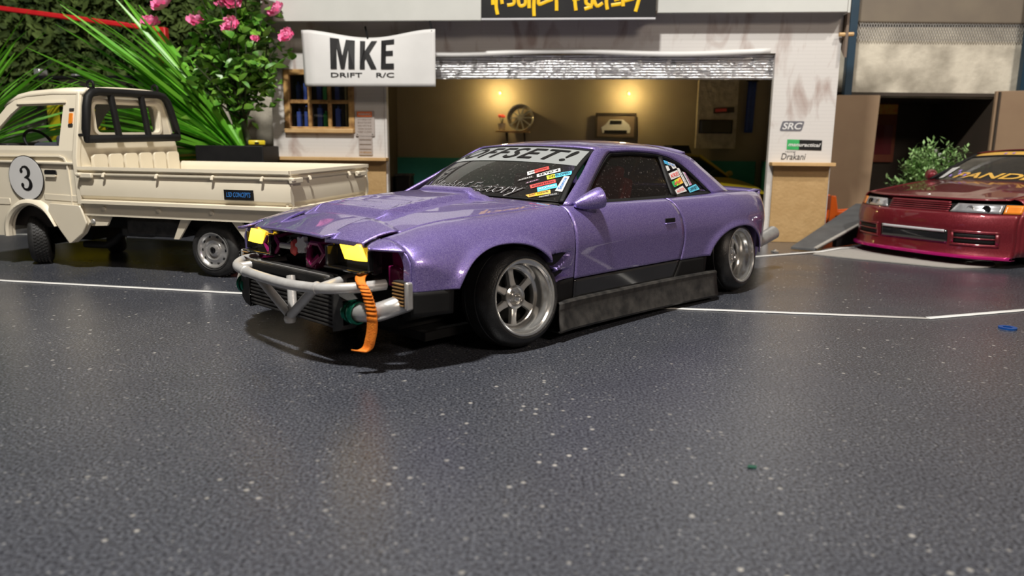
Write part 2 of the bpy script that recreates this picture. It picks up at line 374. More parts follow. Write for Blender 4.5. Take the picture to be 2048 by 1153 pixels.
def spline(pts, n):
    """Catmull-Rom through points, n samples per span"""
    P = [Vector(p) for p in pts]; out = []
    for i in range(len(P) - 1):
        a, b, c, d = P[max(i - 1, 0)], P[i], P[i + 1], P[min(i + 2, len(P) - 1)]
        for k in range(n):
            t = k / n
            out.append(.5 * ((2 * b) + (c - a) * t + (2 * a - 5 * b + 4 * c - d) * t * t + (3 * b - a - 3 * c + d) * t ** 3))
    out.append(P[-1]); return out

def tab(pairs):
    """monotone cubic through (x, value)"""
    P = sorted(pairs); X = [p[0] for p in P]; Y = [p[1] for p in P]; n = len(X)
    d = [(Y[i + 1] - Y[i]) / (X[i + 1] - X[i]) for i in range(n - 1)]
    mm = [d[0]] + [0 if d[i - 1] * d[i] <= 0 else 2 * d[i - 1] * d[i] / (d[i - 1] + d[i]) for i in range(1, n - 1)] + [d[-1]]
    def f(x):
        if x <= X[0]: return Y[0]
        if x >= X[-1]: return Y[-1]
        i = 0
        while x > X[i + 1]: i += 1
        h = X[i + 1] - X[i]; t = (x - X[i]) / h
        return (2 * t ** 3 - 3 * t * t + 1) * Y[i] + (t ** 3 - 2 * t * t + t) * h * mm[i] + (-2 * t ** 3 + 3 * t * t) * Y[i + 1] + (t ** 3 - t * t) * h * mm[i + 1]
    return f

def smooth01(t): t = min(1, max(0, t)); return t * t * (3 - 2 * t)
def lin(a, b, n): return [a + (b - a) * i / (n - 1) for i in range(n)]

_tc = {}
def text_geo(s, bold=0., shear=0., spacing=1.):
    """triangles of a line of text, unit cap height ~0.73, origin at left baseline"""
    k = (s, bold, shear, spacing)
    if k not in _tc:
        c = bpy.data.curves.new('t', 'FONT'); c.body = s; c.size = 1; c.offset = bold; c.shear = shear; c.space_character = spacing; c.resolution_u = 3
        o = bpy.data.objects.new('t', c); COL.objects.link(o)
        me = bpy.data.meshes.new_from_object(o, depsgraph=bpy.context.evaluated_depsgraph_get())
        _tc[k] = ([(v.co.x, v.co.y) for v in me.vertices], [tuple(p.vertices) for p in me.polygons])
        bpy.data.objects.remove(o); bpy.data.meshes.remove(me); bpy.data.curves.remove(c)
    return _tc[k]
def add_text(b, s, fn, x0, x1, y0, y1, mat=0, **k):
    """fit the text in the rectangle x0..x1, y0..y1 (cap height) of the map fn(a, b)"""
    vs, fs = text_geo(s, **k)
    ax, bx = min(v[0] for v in vs), max(v[0] for v in vs); ay, by = min(v[1] for v in vs), max(v[1] for v in vs)
    b.add([fn(x0 + (v[0] - ax) / (bx - ax) * (x1 - x0), y0 + (v[1] - ay) / (by - ay) * (y1 - y0)) for v in vs], fs, mat)
def rrect(x0, x1, y0, y1, r, n=5):
    out = []
    for cx, cy, a0 in ((x1 - r, y1 - r, 0), (x0 + r, y1 - r, 90), (x0 + r, y0 + r, 180), (x1 - r, y0 + r, 270)):
        for k in range(n + 1):
            a = radians(a0 + 90 * k / n); out.append((cx + r * cos(a), cy + r * sin(a)))
    return out

# ================================================================== the setting
fl = MB(); fl.box((0, 8, -.15), (34, 22, .3)); o = structure(fl.build('floor', M['floor']))
o = structure(box('wall_back', (-2, 14.15, 3.2), (30, .3, 6.6), M['concrete_grey']))
structure(box('wall_front', (0, -14.1, 8), (44, .2, 30), M['pale_room']))
structure(box('wall_left', (-21, 0, 8), (.2, 30, 30), M['tan_room']))
structure(box('wall_right', (21, 0, 8), (.2, 30, 30), M['pale_room']))
structure(box('ceiling', (0, 0, 21), (44, 30, .2), M['tan_room']))
structure(box('wall_upper', (0, 14.6, 13), (44, .2, 18), M['concrete_grey']))
# white lane tape, one thin strip per piece
def strip(name, pts, w, mat, label, cat, z=.004, group=None, zf=None):
    b = MB(); rows = []
    for i, p in enumerate(pts):
        a = Vector(pts[max(i - 1, 0)]); c = Vector(pts[min(i + 1, len(pts) - 1)]); d = (c - a).normalized(); nn = Vector((-d.y, d.x))
        zz = zf[i] if zf else 0
        q = Vector(p); rows.append([(*(q + nn * w / 2), zz + z), (*(q - nn * w / 2), zz + z)])
    b.grid(rows); return tag(b.build(name, mat, solid=.004), label, cat, group)
strip('lane_tape', [(-6.2, 6.60), (-4.36, 6.20), (-1.98, 5.712), (-.4, 5.55), (1.17, 5.345), (2.2, 5.205), (2.93, 5.10)], .055, M['tape'], 'long white tape line on the dark floor passing under the purple car', 'tape')
strip('lane_tape', [(2.93, 5.10), (3.83, 5.415), (5.2, 5.9)], .055, M['tape'], 'short white tape line angling away at far right on the floor', 'tape')
strip('lane_tape', [(-9, 9.2), (-6.59, 9.46), (-6.2, 9.55)], .055, M['tape'], 'white tape line seen behind the front wheel of the cream truck', 'tape')
strip('lane_tape', [(2.2, 7.98), (2.71, 8.16), (3.28, 8.43), (3.57, 8.53), (3.92, 8.82), (4.15, 8.90)], .06, M['tape'], 'white tape line bending up onto the pale mat behind the purple car', 'tape', zf=[0, 0, .006, .014, .018, .018])

# ================================================================== wheels
def wheel_mx(c, n):
    n = Vector(n).normalized(); u = (Vector((0, 0, 1)) - n * n.z).normalized(); r_ = u.cross(n)
    mx = Matrix((r_, u, n)).transposed().to_4x4(); mx.translation = Vector(c); return mx

def drift_wheel(parent, c, n, r=.292, mat_rim=None, spokes=6, rot=0):
    """low tyre on a deep dish six-spoke rim; c = centre of the outer lip plane"""
    mat_rim = mat_rim or M['chrome']; mx = wheel_mx(c, n); k = r / .31
    b = MB()
    prof = [(.228, -.012), (.236, .006), (.250, .010), (.272, -.004), (.290, -.022), (.303, -.045), (.3095, -.072), (.3095, -.084), (.306, -.088), (.3105, -.092), (.3115, -.135), (.3105, -.178), (.306, -.182), (.3095, -.186), (.3, -.225), (.275, -.262), (.235, -.275), (.215, -.262)]
    b.lathe([(q * k, h) for q, h in prof], 64, 0, mx)
    for rr_ in (.258, .266, .281): b.lathe([((rr_ - .003) * k, .004 - (rr_ - .25) * .8), (rr_ * k, .012 - (rr_ - .25) * .85), ((rr_ + .003) * k, .004 - (rr_ - .25) * .95)], 64, 0, mx)
    w = b.build('wheel', M['rubber'], parent)
    b = MB()
    b.lathe([(q * k, h) for q, h in [(.214, -.255), (.2, -.2), (.178, -.13), (.182, -.112), (.191, -.105), (.196, -.080), (.199, -.05), (.207, -.038), (.21, -.012), (.221, -.006), (.222, .004), (.229, .009), (.236, .008), (.238, -.006), (.230, -.015)]], 64, 0, mx)
    b.lathe([(q * k, h) for q, h in [(.182, -.112), (.172, -.112), (.168, -.122), (.168, -.14)]], 48, 0, mx)
    b.build('rim', mat_rim, w)
    for i in range(spokes):
        a = 2 * pi * i / spokes + rot; q = mx @ Matrix.Rotation(a, 4, 'Z'); b = MB()
        A = [(.05, .030), (.075, .021), (.11, .017), (.15, .0185), (.176, .023)]
        top = [-.092, -.095, -.104, -.110, -.112]
        rows = []
        for (rad, hw), t in zip(A, top):
            rows.append([q @ Vector(p) for p in ((rad * k, -hw, t - .035), (rad * k, -hw, t - .006), (rad * k, -hw + .006, t), (rad * k, hw - .006, t), (rad * k, hw, t - .006), (rad * k, hw, t - .035))])
        b.grid(rows); b.build('spoke', M['steel'], w, smooth=25)
    b = MB()
    b.lathe([(.075 * k, -.13), (.078 * k, -.1), (.073 * k, -.084), (.060 * k, -.078), (.052 * k, -.084), (.047 * k, -.098), (.03, -.10)], 32, 0, mx)
    b.lathe([(.03, -.11), (.028, -.075), (.024, -.07), (.013, -.068), (.012, -.045), (.008, -.04), (0, -.04)], 12, 0, mx)
    b.build('hub', M['chrome'], w)
    b = MB(); b.disc(.2 * k, -.19, 32, 0, mx); b.lathe([(.05 * k, -.1), (.03, -.105), (0, -.105)], 20, 0, mx)
    b.build('brake_backing', M['black'], w)
    return w

# ================================================================== purple drift coupe (x forward from front axle, y to its left, z up)
CAR = thing('drift_car', 'purple model drift coupe with open front end, chrome wheels and lit yellow headlamps', 'car', (-.59290, 4.82920, 0), radians(226.45086))
Wd = tab([(.92, .70), (.885, .765), (.86, .80), (.8, .862), (.7, .905), (.5, .945), (.3, .965), (.05, .975), (-.2, .958), (-.44, .928), (-1.0, .92), (-1.6, .925), (-2.0, .945), (-2.5, .975), (-2.85, .955), (-3.08, .90), (-3.22, .83), (-3.32, .74)])
zS = tab([(.92, .645), (.845, .662), (.777, .680), (.67, .703), (.525, .733), (.36, .752), (.15, .764), (-.1, .779), (-.44, .798), (-.6, .80), (-1.6, .80), (-2.2, .808), (-2.5, .818), (-2.8, .815), (-3.1, .80), (-3.32, .785)])
ySf = tab([(.92, .69), (.885, .655), (.845, .635), (.7, .645), (.5, .665), (.36, .68), (.15, .70), (-.1, .722), (-.3, .755), (-.44, .785), (-.6, .79)])
def yside(x, z, yS, D=.30):
    d = max(0, zS(x) - z); w = Wd(x)
    if d < D: return yS + (w - yS) * sqrt(max(0, 1 - (1 - d / D) ** 2))
    return w - .05 * (d - D)
def arch(x, xc, a, zc, b, p=2.15):
    t = abs((x - xc) / a)
    return zc + b * (1 - t ** p) ** (1 / p) if t < 1 else -1
FA = (.165, .392, .33, .302); RA = (-2.5, .452, .25, .312)
def side_cols(x0, x1, A, n0=10, n1=10, na=40):
    """x stations from x0 down to x1 with an arch in between, doubled at the arch ends"""
    c, a = A[0], A[1]; out = []
    hi, lo = c + a, c - a
    if x0 > hi: out += lin(x0, hi, n0)[:-1]
    s, e = min(x0, hi), max(x1, lo)
    out += [c + a * cos(t) for t in lin(math.acos(min(1, (s - c) / a)), math.acos(max(-1, (e - c) / a)), na)]
    if x1 < lo: out += lin(lo, x1, n1)[1:]
    return out
def Df(x): return .30 - .06 * smooth01((-.05 - x) / .38) - .17 * smooth01((x - .42) / .36)
def shell(cols, A, zlow, yS, ztop=None, rows=34, D=None, xmap=None, vent=None):
    """side skin over columns; zlow(x), yS(x), optional ztop(x)"""
    g = []
    for x in cols:
        zt = (ztop(x) if ztop else zS(x)); zb = zlow(x)
        if A: zb = max(zb, arch(x, *A))
        zb = min(zb, zt - .002); col = []
        for k in range(rows + 1):
            s = k / rows
            z = zt - (zt - zb) * ((1 - cos(s * pi / 2)) if not ztop else s)
            xx = xmap(x, z) if xmap else x
            y = yside(xx, z, yS(xx), D or Df(xx))
            if A:   # small rolled flare round the arch
                t = sqrt(abs((xx - A[0]) / A[1]) ** 2.15 + abs(max(0, z - A[2]) / A[3]) ** 2.15) if z > A[2] - .2 else 9
                y += .018 * math.exp(-max(0, (t - 1)) ** 2 * 90)
            if vent: y -= vent(xx, z)
            col.append((xx, y, z))
        g.append(col)
    return g
def both(fn, name, mats, parent=CAR, **k):
    b = MB(); fn(b); o1 = b.build(name, mats, parent, **k); o2 = b.mirror_y().build(name, mats, parent, **k); return o1, o2

# front fender with two cut-in vents behind the wheel
def vent(x, z):
    d = 0
    for z0, z1, dep in ((.455, .545, .13), (.378, .440, .10)):
        s = (-.17 - x) / .23
        top = z1 - .0 * s; bot = z0 + (z1 - z0) * .0
        if 0 <= s <= 1:
            lo = bot + (top - bot) * max(0, (s - .35)) * .9 if z0 > .45 else bot
            m_ = smooth01((z - lo) / .012) * smooth01((top - z) / .012) * smooth01(s / .06)
            d = max(d, dep * m_ * (1 - s) ** .8)
    return d
def fender(b):
    cols = side_cols(.785, -.15, FA, 12, 0, 44) + lin(-.155, FA[0] - FA[1], 14) + lin(FA[0] - FA[1], -.437, 34)[1:]
    b.grid(shell(cols, FA, lambda x: .43 if x > .2 else .372, ySf, rows=72, vent=vent))
    cols = lin(.918, .785, 12)
    b.grid(shell(cols, None, lambda x: .640 - .012 * (.92 - x) / .135, ySf, rows=14))
both(fender, 'fender', M['purple'], solid=.012)
def vent_plate(b, pts):  # black plates stand in for the shade inside the purple vents
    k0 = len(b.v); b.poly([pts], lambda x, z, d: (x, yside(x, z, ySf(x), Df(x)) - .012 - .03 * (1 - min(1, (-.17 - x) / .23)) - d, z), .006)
both(lambda b: vent_plate(b, [(-.178, .532), (-.25, .536), (-.32, .540), (-.385, .543), (-.34, .512), (-.29, .480), (-.25, .462), (-.19, .470)]), 'vent_shade', M['black'], smooth=0)
both(lambda b: vent_plate(b, [(-.20, .432), (-.28, .434), (-.36, .436), (-.33, .410), (-.26, .386), (-.205, .388)]), 'vent_shade', M['black'], smooth=0)
def fender_flange(b):
    pts = lin(.64, .43, 8)
    b.grid([[(.787, yside(.787, z, ySf(.787), Df(.787)) - o_, z) for o_ in (0, .012, .03, .055)] for z in pts])
    b.grid([[(.787 - .03 * t, yside(.787, z, ySf(.787), Df(.787)) - .055 - .01 * t, z) for t in (0, 1)] for z in pts])
both(fender_flange, 'fender_flange', M['purple'], solid=.008)
both(lambda b: b.grid(shell(lin(.785, .562, 8), None, lambda x: .30, ySf, lambda x: .428, rows=6)), 'fender_lower', M['black'], solid=.012)
both(lambda b: b.grid(shell(lin(-.228, -.437, 6), None, lambda x: .212, ySf, lambda x: .368, rows=6)), 'fender_lower', M['black'], solid=.012)

# doors
zr_door = tab([(.20, -1.590), (.26, -1.632), (.36, -1.684), (.42, -1.70), (.50, -1.712), (.65, -1.690), (.80, -1.622)])
yD = tab([(-3.4, .70), (-3.2, .74), (-2.8, .775), (-2.4, .795), (-1, .80), (-.6, .797), (-.44, .787), (-.3, .76)])
def dmap(x, z): return -.449 + (x + .449) * (zr_door(z) + .449) / (-1.7 + .449)
def door(b): b.grid(shell(lin(-.449, -1.7, 40), None, lambda x: .362, yD, rows=40, D=.24, xmap=dmap))
def door_low(b): b.grid(shell(lin(-.449, -1.7, 40), None, lambda x: .215, yD, lambda x: .354, rows=8, D=.24, xmap=dmap))
DR = both(door, 'door', M['purple'], solid=.012)
for d_, sgn in zip(DR, (1, -1)):
    b = MB(); door_low(b); (b if sgn > 0 else b.mirror_y()).build('door_lower_panel', M['gloss_black'], d_, solid=.012)
    yh = yside(-1.53, .652, yD(-1.53), .24)
    b = MB(); b.box((-1.53, sgn * (yh + .006), .657), (.13, .008, .032), 0); b.box((-1.53, sgn * (yh + .010), .636), (.135, .018, .010), 1)
    b.build('door_handle', [M['black'], M['purple']], d_, bevel=.004)
    if sgn > 0:
        b = MB(); mxm = wheel_mx((-.520, .845, .806), (-.86, .36, .22))
        b.lathe([(q * .86, h * .86) for q, h in [(0, 0), (.022, .012), (.040, .05), (.058, .11), (.072, .17), (.080, .215), (.078, .232), (.066, .238), (.05, .232), (0, .232)]], 28, 0, mxm)
        b.disc(.05, .195, 24, 1, mxm); b.tube([(-.62, .80, .80), (-.65, .86, .83)], .02, 8)
        b.build('mirror', [M['purple'], M['gloss_black']], d_)
# rear quarters
def qmap(x, z):
    f = (x + 1.712) / (-3.31 + 1.712); return (zr_door(z) - .012) * (1 - f) + (-3.31) * f
def quarter(b):
    cols = side_cols(-1.712, -3.31, RA, 14, 12, 44)
    def mp(x, z): return x + (zr_door(z) + 1.70) * max(0, 1 - (-1.712 - x) / .3)
    b.grid(shell(cols, RA, lambda x: .355 if x > -2.9 else .30, yD, rows=44, D=.24, xmap=mp))
both(quarter, 'rear_quarter', M['purple'], solid=.012)
def quarter_low(b):
    def mp(x, z): return x + (zr_door(z) + 1.70) * max(0, 1 - (-1.712 - x) / .3)
    b.grid(shell(lin(-1.712, -2.046, 10), None, lambda x: .21, yD, lambda x: .348, rows=8, D=.24, xmap=mp))
both(quarter_low, 'quarter_lower', M['black'], solid=.012)
# side skirts: ledge then flared blade
def skirt(b):
    g = []
    for x in lin(-.255, -2.16, 30):
        t = (x + .255) / (-1.905); w = Wd(x) - .012
        bot = .075 - .03 * t
        g.append([(x, w - .03, .235 - .01 * t), (x, w + .022, .238 - .012 * t), (x, w + .03, .228 - .012 * t), (x + .0, w + .026, .195), (x + .01, w + .04, .13), (x + .02, w + .062, bot), (x + .02, w + .055, bot - .012), (x + .02, w - .05, bot - .008)])
    b.grid(g)
both(skirt, 'side_skirt', M['dust_black'], solid=.01)

# bonnet
bul_e = tab([(-.5, .22), (-.1, .27), (.2, .32), (.5, .365), (.62, .40), (.8, .45)])
zhc = tab([(.95, .680), (.8, .708), (.62, .745), (.4, .785), (.1, .815), (-.2, .832), (-.45, .842)])
def hood_z(x, y):
    ys, zs = ySf(x), zS(x); t = min(1, abs(y) / ys)
    zc = zhc(x); z = zs + (zc - zs) * (1 - t ** 2.4)
    e = bul_e(x); m_ = smooth01((e + .02 - abs(y)) / .04) * smooth01((.60 - x) / .08) * smooth01((x + .50) / .25)
    z += .034 * m_
    for i, xl in enumerate((.40, .29, .18)):            # three stepped vents in the bulge
        s = (x - xl) / .10
        if 0 < s < 1 and abs(y) < e - .05: z -= .016 * s * smooth01((e - .05 - abs(y)) / .02)
    return z
def hood_front(y):
    return .955 - .012 * (abs(y) / .33) ** 2 if abs(y) <= .335 else .955
def hood_pts(b):
    n = 88; g = []
    for i in range(n + 1):
        s = i / n; row = []
        for j in range(-44, 45):
            t = j / 44
            x_b = -.445 + .16 * (1 - t * t) * 1.0
            # front line steps back round the lamp pods
            at = abs(t); yy = at * .62
            x_f = .955 if at < .5 else .955 - .275 * smooth01((at - .50) / .06)
            x = x_f + (x_b - x_f) * s; ys = (ySf(x) - .006); 
            y = t * ys if x < .68 else t * (.66 if at > .5 else .655)
            row.append((x, y, hood_z(x, y)))
        g.append(row)
    b.grid(g)
HOOD = one(hood_pts, 'hood', M['purple'], CAR, solid=.014, smooth=28)
b = MB()
b.grid([[(x_, y_, hood_z(x_, y_) + .001 + dz * smooth01((.46 - abs(y_)) / .14)) for y_ in lin(-.46, .46, 24)] for x_, dz in ((-.17, .001), (-.19, .018), (-.21, .028), (-.235, .028), (-.245, .010))])
b.build('cowl_lip', M['purple'], HOOD, solid=.008)
b = MB(); b.grid([[(x_ - .30 * (abs(y_) / .72) ** 2 * .9, y_, .80 + .02 * (1 - abs(y_) / .72)) for y_ in lin(-.74, .74, 20)] for x_ in (-.22, -.45)]); b.build('cowl_panel', M['black'], CAR, solid=.01)
# raised lamp pods
for sgn in (1, -1):
    P = lambda *q: [(x, sgn * y, z) for x, y, z in q]
    b = MB()
    fr = spline([(.905, .285, .662), (.90, .36, .664), (.885, .47, .662), (.862, .575, .655)], 5)
    bk = spline([(.66, .325, .756), (.655, .40, .752), (.655, .50, .738), (.675, .628, .712)], 5)
    g = []
    for f_, k_ in zip(fr, bk):
        g.append([tuple(f_ + Vector((0, 0, -.022)))] + [tuple(f_.lerp(k_, t) + Vector((0, 0, .012 * sin(pi * t)))) for t in lin(0, 1, 9)])
    b.grid([P(*q) for q in g])
    pod = b.build('headlamp_pod', M['purple'], CAR, solid=.012)
    b = MB()   # housing: dark bucket under the cover
    g = []
    for t, x, y0, y1 in ((0, .895, .30, .64), (1, .86, .29, .635), (2, .835, .30, .635), (3, .79, .33, .63)):
        g.append((x, y0, y1))
    z_t, z_b = (.640, .640, .66, .68), (.52, .50, .49, .50)
    for (x, y0, y1), zt, zb in zip(g, z_t, z_b): pass
    rows = [P((x, y0, zt), (x, y1, zt), (x, y1, zb), (x, y0, zb), (x, y0, zt)) for (x, y0, y1), zt, zb in list(zip(g, z_t, z_b))[1:]]
    b.grid(rows)
    b.add(P((.855, .29, .645), (.855, .635, .645), (.855, .635, .50), (.855, .29, .50)), [(0, 1, 2, 3)])
    b.box((.885, sgn * .46, .512), (.09, .34, .012)); b.box((.87, sgn * .642, .572), (.04, .012, .11)); b.box((.885, sgn * .305, .572), (.07, .02, .11))
    b.build('lamp_housing', M['gloss_black'], pod, bevel=.006)
    b = MB()
    g = [[Vector((.872 + .012 * sin(pi * s) * sin(pi * t), (.372 + .19 * s + .05 * t) if sgn > 0 else (.40 + .16 * s + .045 * t), .645 - .082 * t + .004 * s)) for s in lin(0, 1, 9)] for t in lin(0, 1, 7)]
    if sgn < 0: g = [[Vector((p.x + .02, p.y, p.z)) for p in q] for q in g]
    b.grid([P(*[tuple(p) for p in q]) for q in g]); b.build('lamp_lens', M['lens'], pod, solid=.012)

# greenhouse: leaning side plane
def gy(z): return .78 - .667 * (z - .83)
def sp2(pts, n): return [(p.x, p.z) for p in spline([(a, 0, c) for a, c in pts], n)]
inner = sp2([(-.655, .800), (-.93, .975), (-1.185, 1.118), (-1.30, 1.134), (-1.54, 1.138), (-1.85, 1.118), (-2.05, 1.066), (-2.19, .968), (-2.335, .815)], 6)
outer = sp2([(-.46, .803), (-.80, .990), (-1.06, 1.142), (-1.22, 1.162), (-1.54, 1.170), (-1.90, 1.155), (-2.24, 1.105), (-2.39, 1.000), (-2.60, .822)], 6)
glassl = sp2([(-.72, .822), (-.96, .975), (-1.20, 1.095), (-1.31, 1.108), (-1.54, 1.112), (-1.84, 1.092), (-2.03, 1.042), (-2.16, .955), (-2.285, .832)], 6)
def gside(b, A, B, off=0., n=4):
    b.grid([[(a[0] + (c[0] - a[0]) * t, gy(a[1] + (c[1] - a[1]) * t) + off + .012 * sin(pi * t) , a[1] + (c[1] - a[1]) * t) for t in lin(0, 1, n)] for a, c in zip(A, B)])
both(lambda b: gside(b, outer, inner, .004), 'roof_pillars', M['purple'], solid=.02)
def trim(b):
    gside(b, inner, glassl, -.006, 3)
    bot_o = [(-.64, .792), (-1.2, .790), (-1.8, .792), (-2.35, .806)]; bot_i = [(-.72, .822), (-1.2, .817), (-1.8, .820), (-2.285, .832)]
    gside(b, sp2(bot_o, 4), sp2(bot_i, 4), -.004, 3)
    gside(b, sp2([(-1.815, .815), (-1.84, .95), (-1.880, 1.10)], 4), sp2([(-1.745, .815), (-1.78, .95), (-1.832, 1.10)], 4), .000, 3)
both(trim, 'window_trim', M['black'], solid=.012)
def side_glass(b, x_lo, x_hi):
    top = [p for p in glassl]
    def zt(x):
        for p, q in zip(top, top[1:]):
            if (p[0] - x) * (q[0] - x) <= 0 and p[0] != q[0]: return p[1] + (q[1] - p[1]) * (x - p[0]) / (q[0] - p[0])
        return .83
    g = []
    for x in lin(x_hi, x_lo, 30):
        z1 = max(.821, zt(x)); g.append([(x, gy(z) - .012, z) for z in lin(.818, z1, 8)])
    b.grid(g)
SG = both(lambda b: side_glass(b, -1.80, -.722), 'side_window', M['glass_side'])
QG = both(lambda b: side_glass(b, -2.283, -1.82), 'quarter_window', M['glass_side'])
# roof, windshield, rear window
zrc = tab([(-.98, 1.165), (-1.1, 1.186), (-1.3, 1.206), (-1.7, 1.217), (-2.1, 1.198), (-2.3, 1.165)])
def ze(x):
    for p, q in zip(outer, outer[1:]):
        if (p[0] - x) * (q[0] - x) <= 0 and p[0] != q[0]: return p[1] + (q[1] - p[1]) * (x - p[0]) / (q[0] - p[0])
    return 1.10
def roof(b):
    g = []
    for i in range(31):
        s = i / 30; row = []
        for j in range(-16, 17):
            t = j / 16
            xf, xr = -1.075 + .085 * (1 - t * t), -2.245 - .06 * (1 - t * t)
            x = xf + (xr - xf) * s; xe = min(-1.075, max(-2.24, x)); zz = ze(xe); ye = gy(zz) + .004
            row.append((x, t * ye, zz + (zrc(x) - zz) * (1 - abs(t) ** 2.6)))
        g.append(row)
    b.grid(g)
ROOF = one(roof, 'roof', M['purple'], CAR, solid=.014)
b = MB(); b.grid([[(-2.20 - .055 * (1 - t * t) + dx, t * .55, (zrc(-2.25) - .062 * abs(t) ** 2.2) + dz) for t in lin(-1, 1, 21)] for dx, dz in ((0, -.006), (-.06, .016), (-.10, .024), (-.108, .012), (-.06, -.03))]); b.build('roof_spoiler', M['purple'], ROOF, solid=.008)
def ws(s, t, off=0.):
    """windshield surface, s -1..1 across (left is +), t 0..1 upward"""
    bx = Vector((-.365 - .20 * s * s, 0.73 * s, .838 - .028 * s * s)); tx = Vector((-.995 - .083 * s * s, .572 * s, 1.168 - .030 * abs(s) ** 2.4))
    p = bx.lerp(tx, t); p += Vector((.55, 0, .83)) * (.035 * sin(pi * t) + off); return p
def wsgrid(b, s0, s1, t0, t1, ns, nt_, off=0., mat=0):
    b.grid([[ws(s, t, off) for t in lin(t0, t1, nt_)] for s in lin(s0, s1, ns)], mat)
WS = one(lambda b: wsgrid(b, -.97, .97, 0.0, .985, 40, 20), 'windshield', M['glass_ws'], CAR)
b = MB()
wsgrid(b, .955, 1.0, 0, 1, 4, 24, .003); wsgrid(b, -1.0, -.955, 0, 1, 4, 24, .003); wsgrid(b, -1, 1, .965, 1.0, 40, 3, .003); wsgrid(b, -1, 1, 0, .02, 40, 3, .002)
b.build('windshield_trim', M['black'], CAR, solid=.010)
b = MB(); b.grid([[Vector((-2.27 - .05 * (1 - s * s), .53 * s, 1.135 - .03 * s * s)).lerp(Vector((-2.70 - .08 * (1 - s * s), .66 * s, .825)), t) for t in lin(0, 1, 8)] for s in lin(-1, 1, 20)]); b.build('rear_window', M['glass_dark'], CAR)
def trunk(b):
    b.grid([[(x - .05 * (1 - t * t) * ((x < -2.9) * 1.0), t * (yD(x) + .004), zS(x) + .018 * (1 - t * t) - .004) for t in lin(-1, 1, 24)] for x in lin(-2.55, -3.29, 20)])
TR = one(trunk, 'boot_lid', M['purple'], CAR, solid=.012)
b = MB(); b.grid([[(-3.20 - .075 * (1 - t * t) + dx, t * .735, zS(-3.2) + dz + .016 * (1 - t * t)) for t in lin(-1, 1, 24)] for dx, dz in ((.05, .004), (-.03, .012), (-.10, .020), (-.125, .018), (-.13, .006), (-.08, -.03))]); b.build('boot_spoiler', M['purple'], TR, solid=.01)
def rear_panel(b):
    b.grid([[(-3.31 - .085 * (1 - t * t) - .03 * sin(pi * q), t * (.735 + .03 * sin(pi * q)), .79 - .60 * q) for t in lin(-1, 1, 24)] for q in lin(0, 1, 10)])
one(rear_panel, 'rear_bumper', M['purple'], CAR, solid=.014)
for sgn in (1, -1):
    b = MB(); b.box((-3.335, sgn * .60, .60), (.05, .26, .11)); b.build('tail_lamp', M['red_print'], CAR, bevel=.012)
tube('exhaust_tip', [(-3.10, .54, .19), (-3.45, .58, .25), (-3.92, .62, .37)], [.05, .055, .066], M['steel'], CAR, 20)

# ---- windshield banner, lettering and stickers
b = MB(); wsgrid(b, -.955, .955, .60, .965, 40, 8, .004); b.build('windshield_banner', M['banner_tint'], WS)
b = MB(); add_text(b, 'OFFSET!', lambda a, c: ws(a, c, .010), -.86, .86, .66, .92, bold=.010, shear=.3, spacing=1.12); b.build('banner_lettering', M['black_print'], WS, smooth=0)
def quadmap(q, fn, off):
    a, b_, c, d = q
    def f(u, v):   # u 0..1 along top a->b, v 0 bottom .. 1 top
        x = (a[0] * (1 - u) + b_[0] * u) * v + (d[0] * (1 - u) + c[0] * u) * (1 - v); y = (a[1] * (1 - u) + b_[1] * u) * v + (d[1] * (1 - u) + c[1] * u) * (1 - v)
        return fn(x, y, off)
    return f
def sticker(parent, q, fn, cols, text=None, tcol=None, split=None, lab=None, tall=False, off=.006, name='sticker'):
    """cols: materials for equal bands along the length"""
    b = MB(); f = quadmap(q, fn, off); f2 = quadmap(q, fn, off + .003); n = len(cols)
    for i in range(n): b.grid([[f(u, v) for v in (0, 1)] for u in lin(i / n, (i + 1) / n, 4)], i)
    mats = [M[c] for c in cols]
    if text:
        mats.append(M[tcol])
        if tall: add_text(b, text, lambda u, v: f2(1 - v, u), .12, .88, .25, .75, n, bold=.01)
        else: add_text(b, text, f2, .08, .92, .24, .78, n, bold=.01, shear=.15)
    o = b.build(name, mats, parent, smooth=0)
    if lab: o['label'] = lab
    return o
STK = {'red1': [(.532, .403), (.71, .536), (.744, .48), (.57, .345)], 'white': [(.657, .374), (.846, .521), (.874, .462), (.683, .327)], 'yb': [(.765, .366), (.977, .495), (1.0, .432), (.8, .306)],
 'heish': [(.504, .259), (.629, .353), (.655, .317), (.519, .236)], 'pink': [(.607, .228), (.718, .313), (.73, .285), (.619, .205)], 'red': [(.666, .199), (.873, .325), (.896, .275), (.697, .153)],
 'cyan': [(.75, .172), (.905, .267), (.933, .205), (.779, .113)], 'tall': [(.935, .39), (.99, .393), (.99, .15), (.925, .15)], 'oy': [(.687, .055), (.879, .162), (.901, .11), (.727, .027)], 'wt': [(.80, .045), (.965, .135), (.975, .10), (.815, .025)]}
wf = lambda a, c, o: ws(a * .962, c, o)
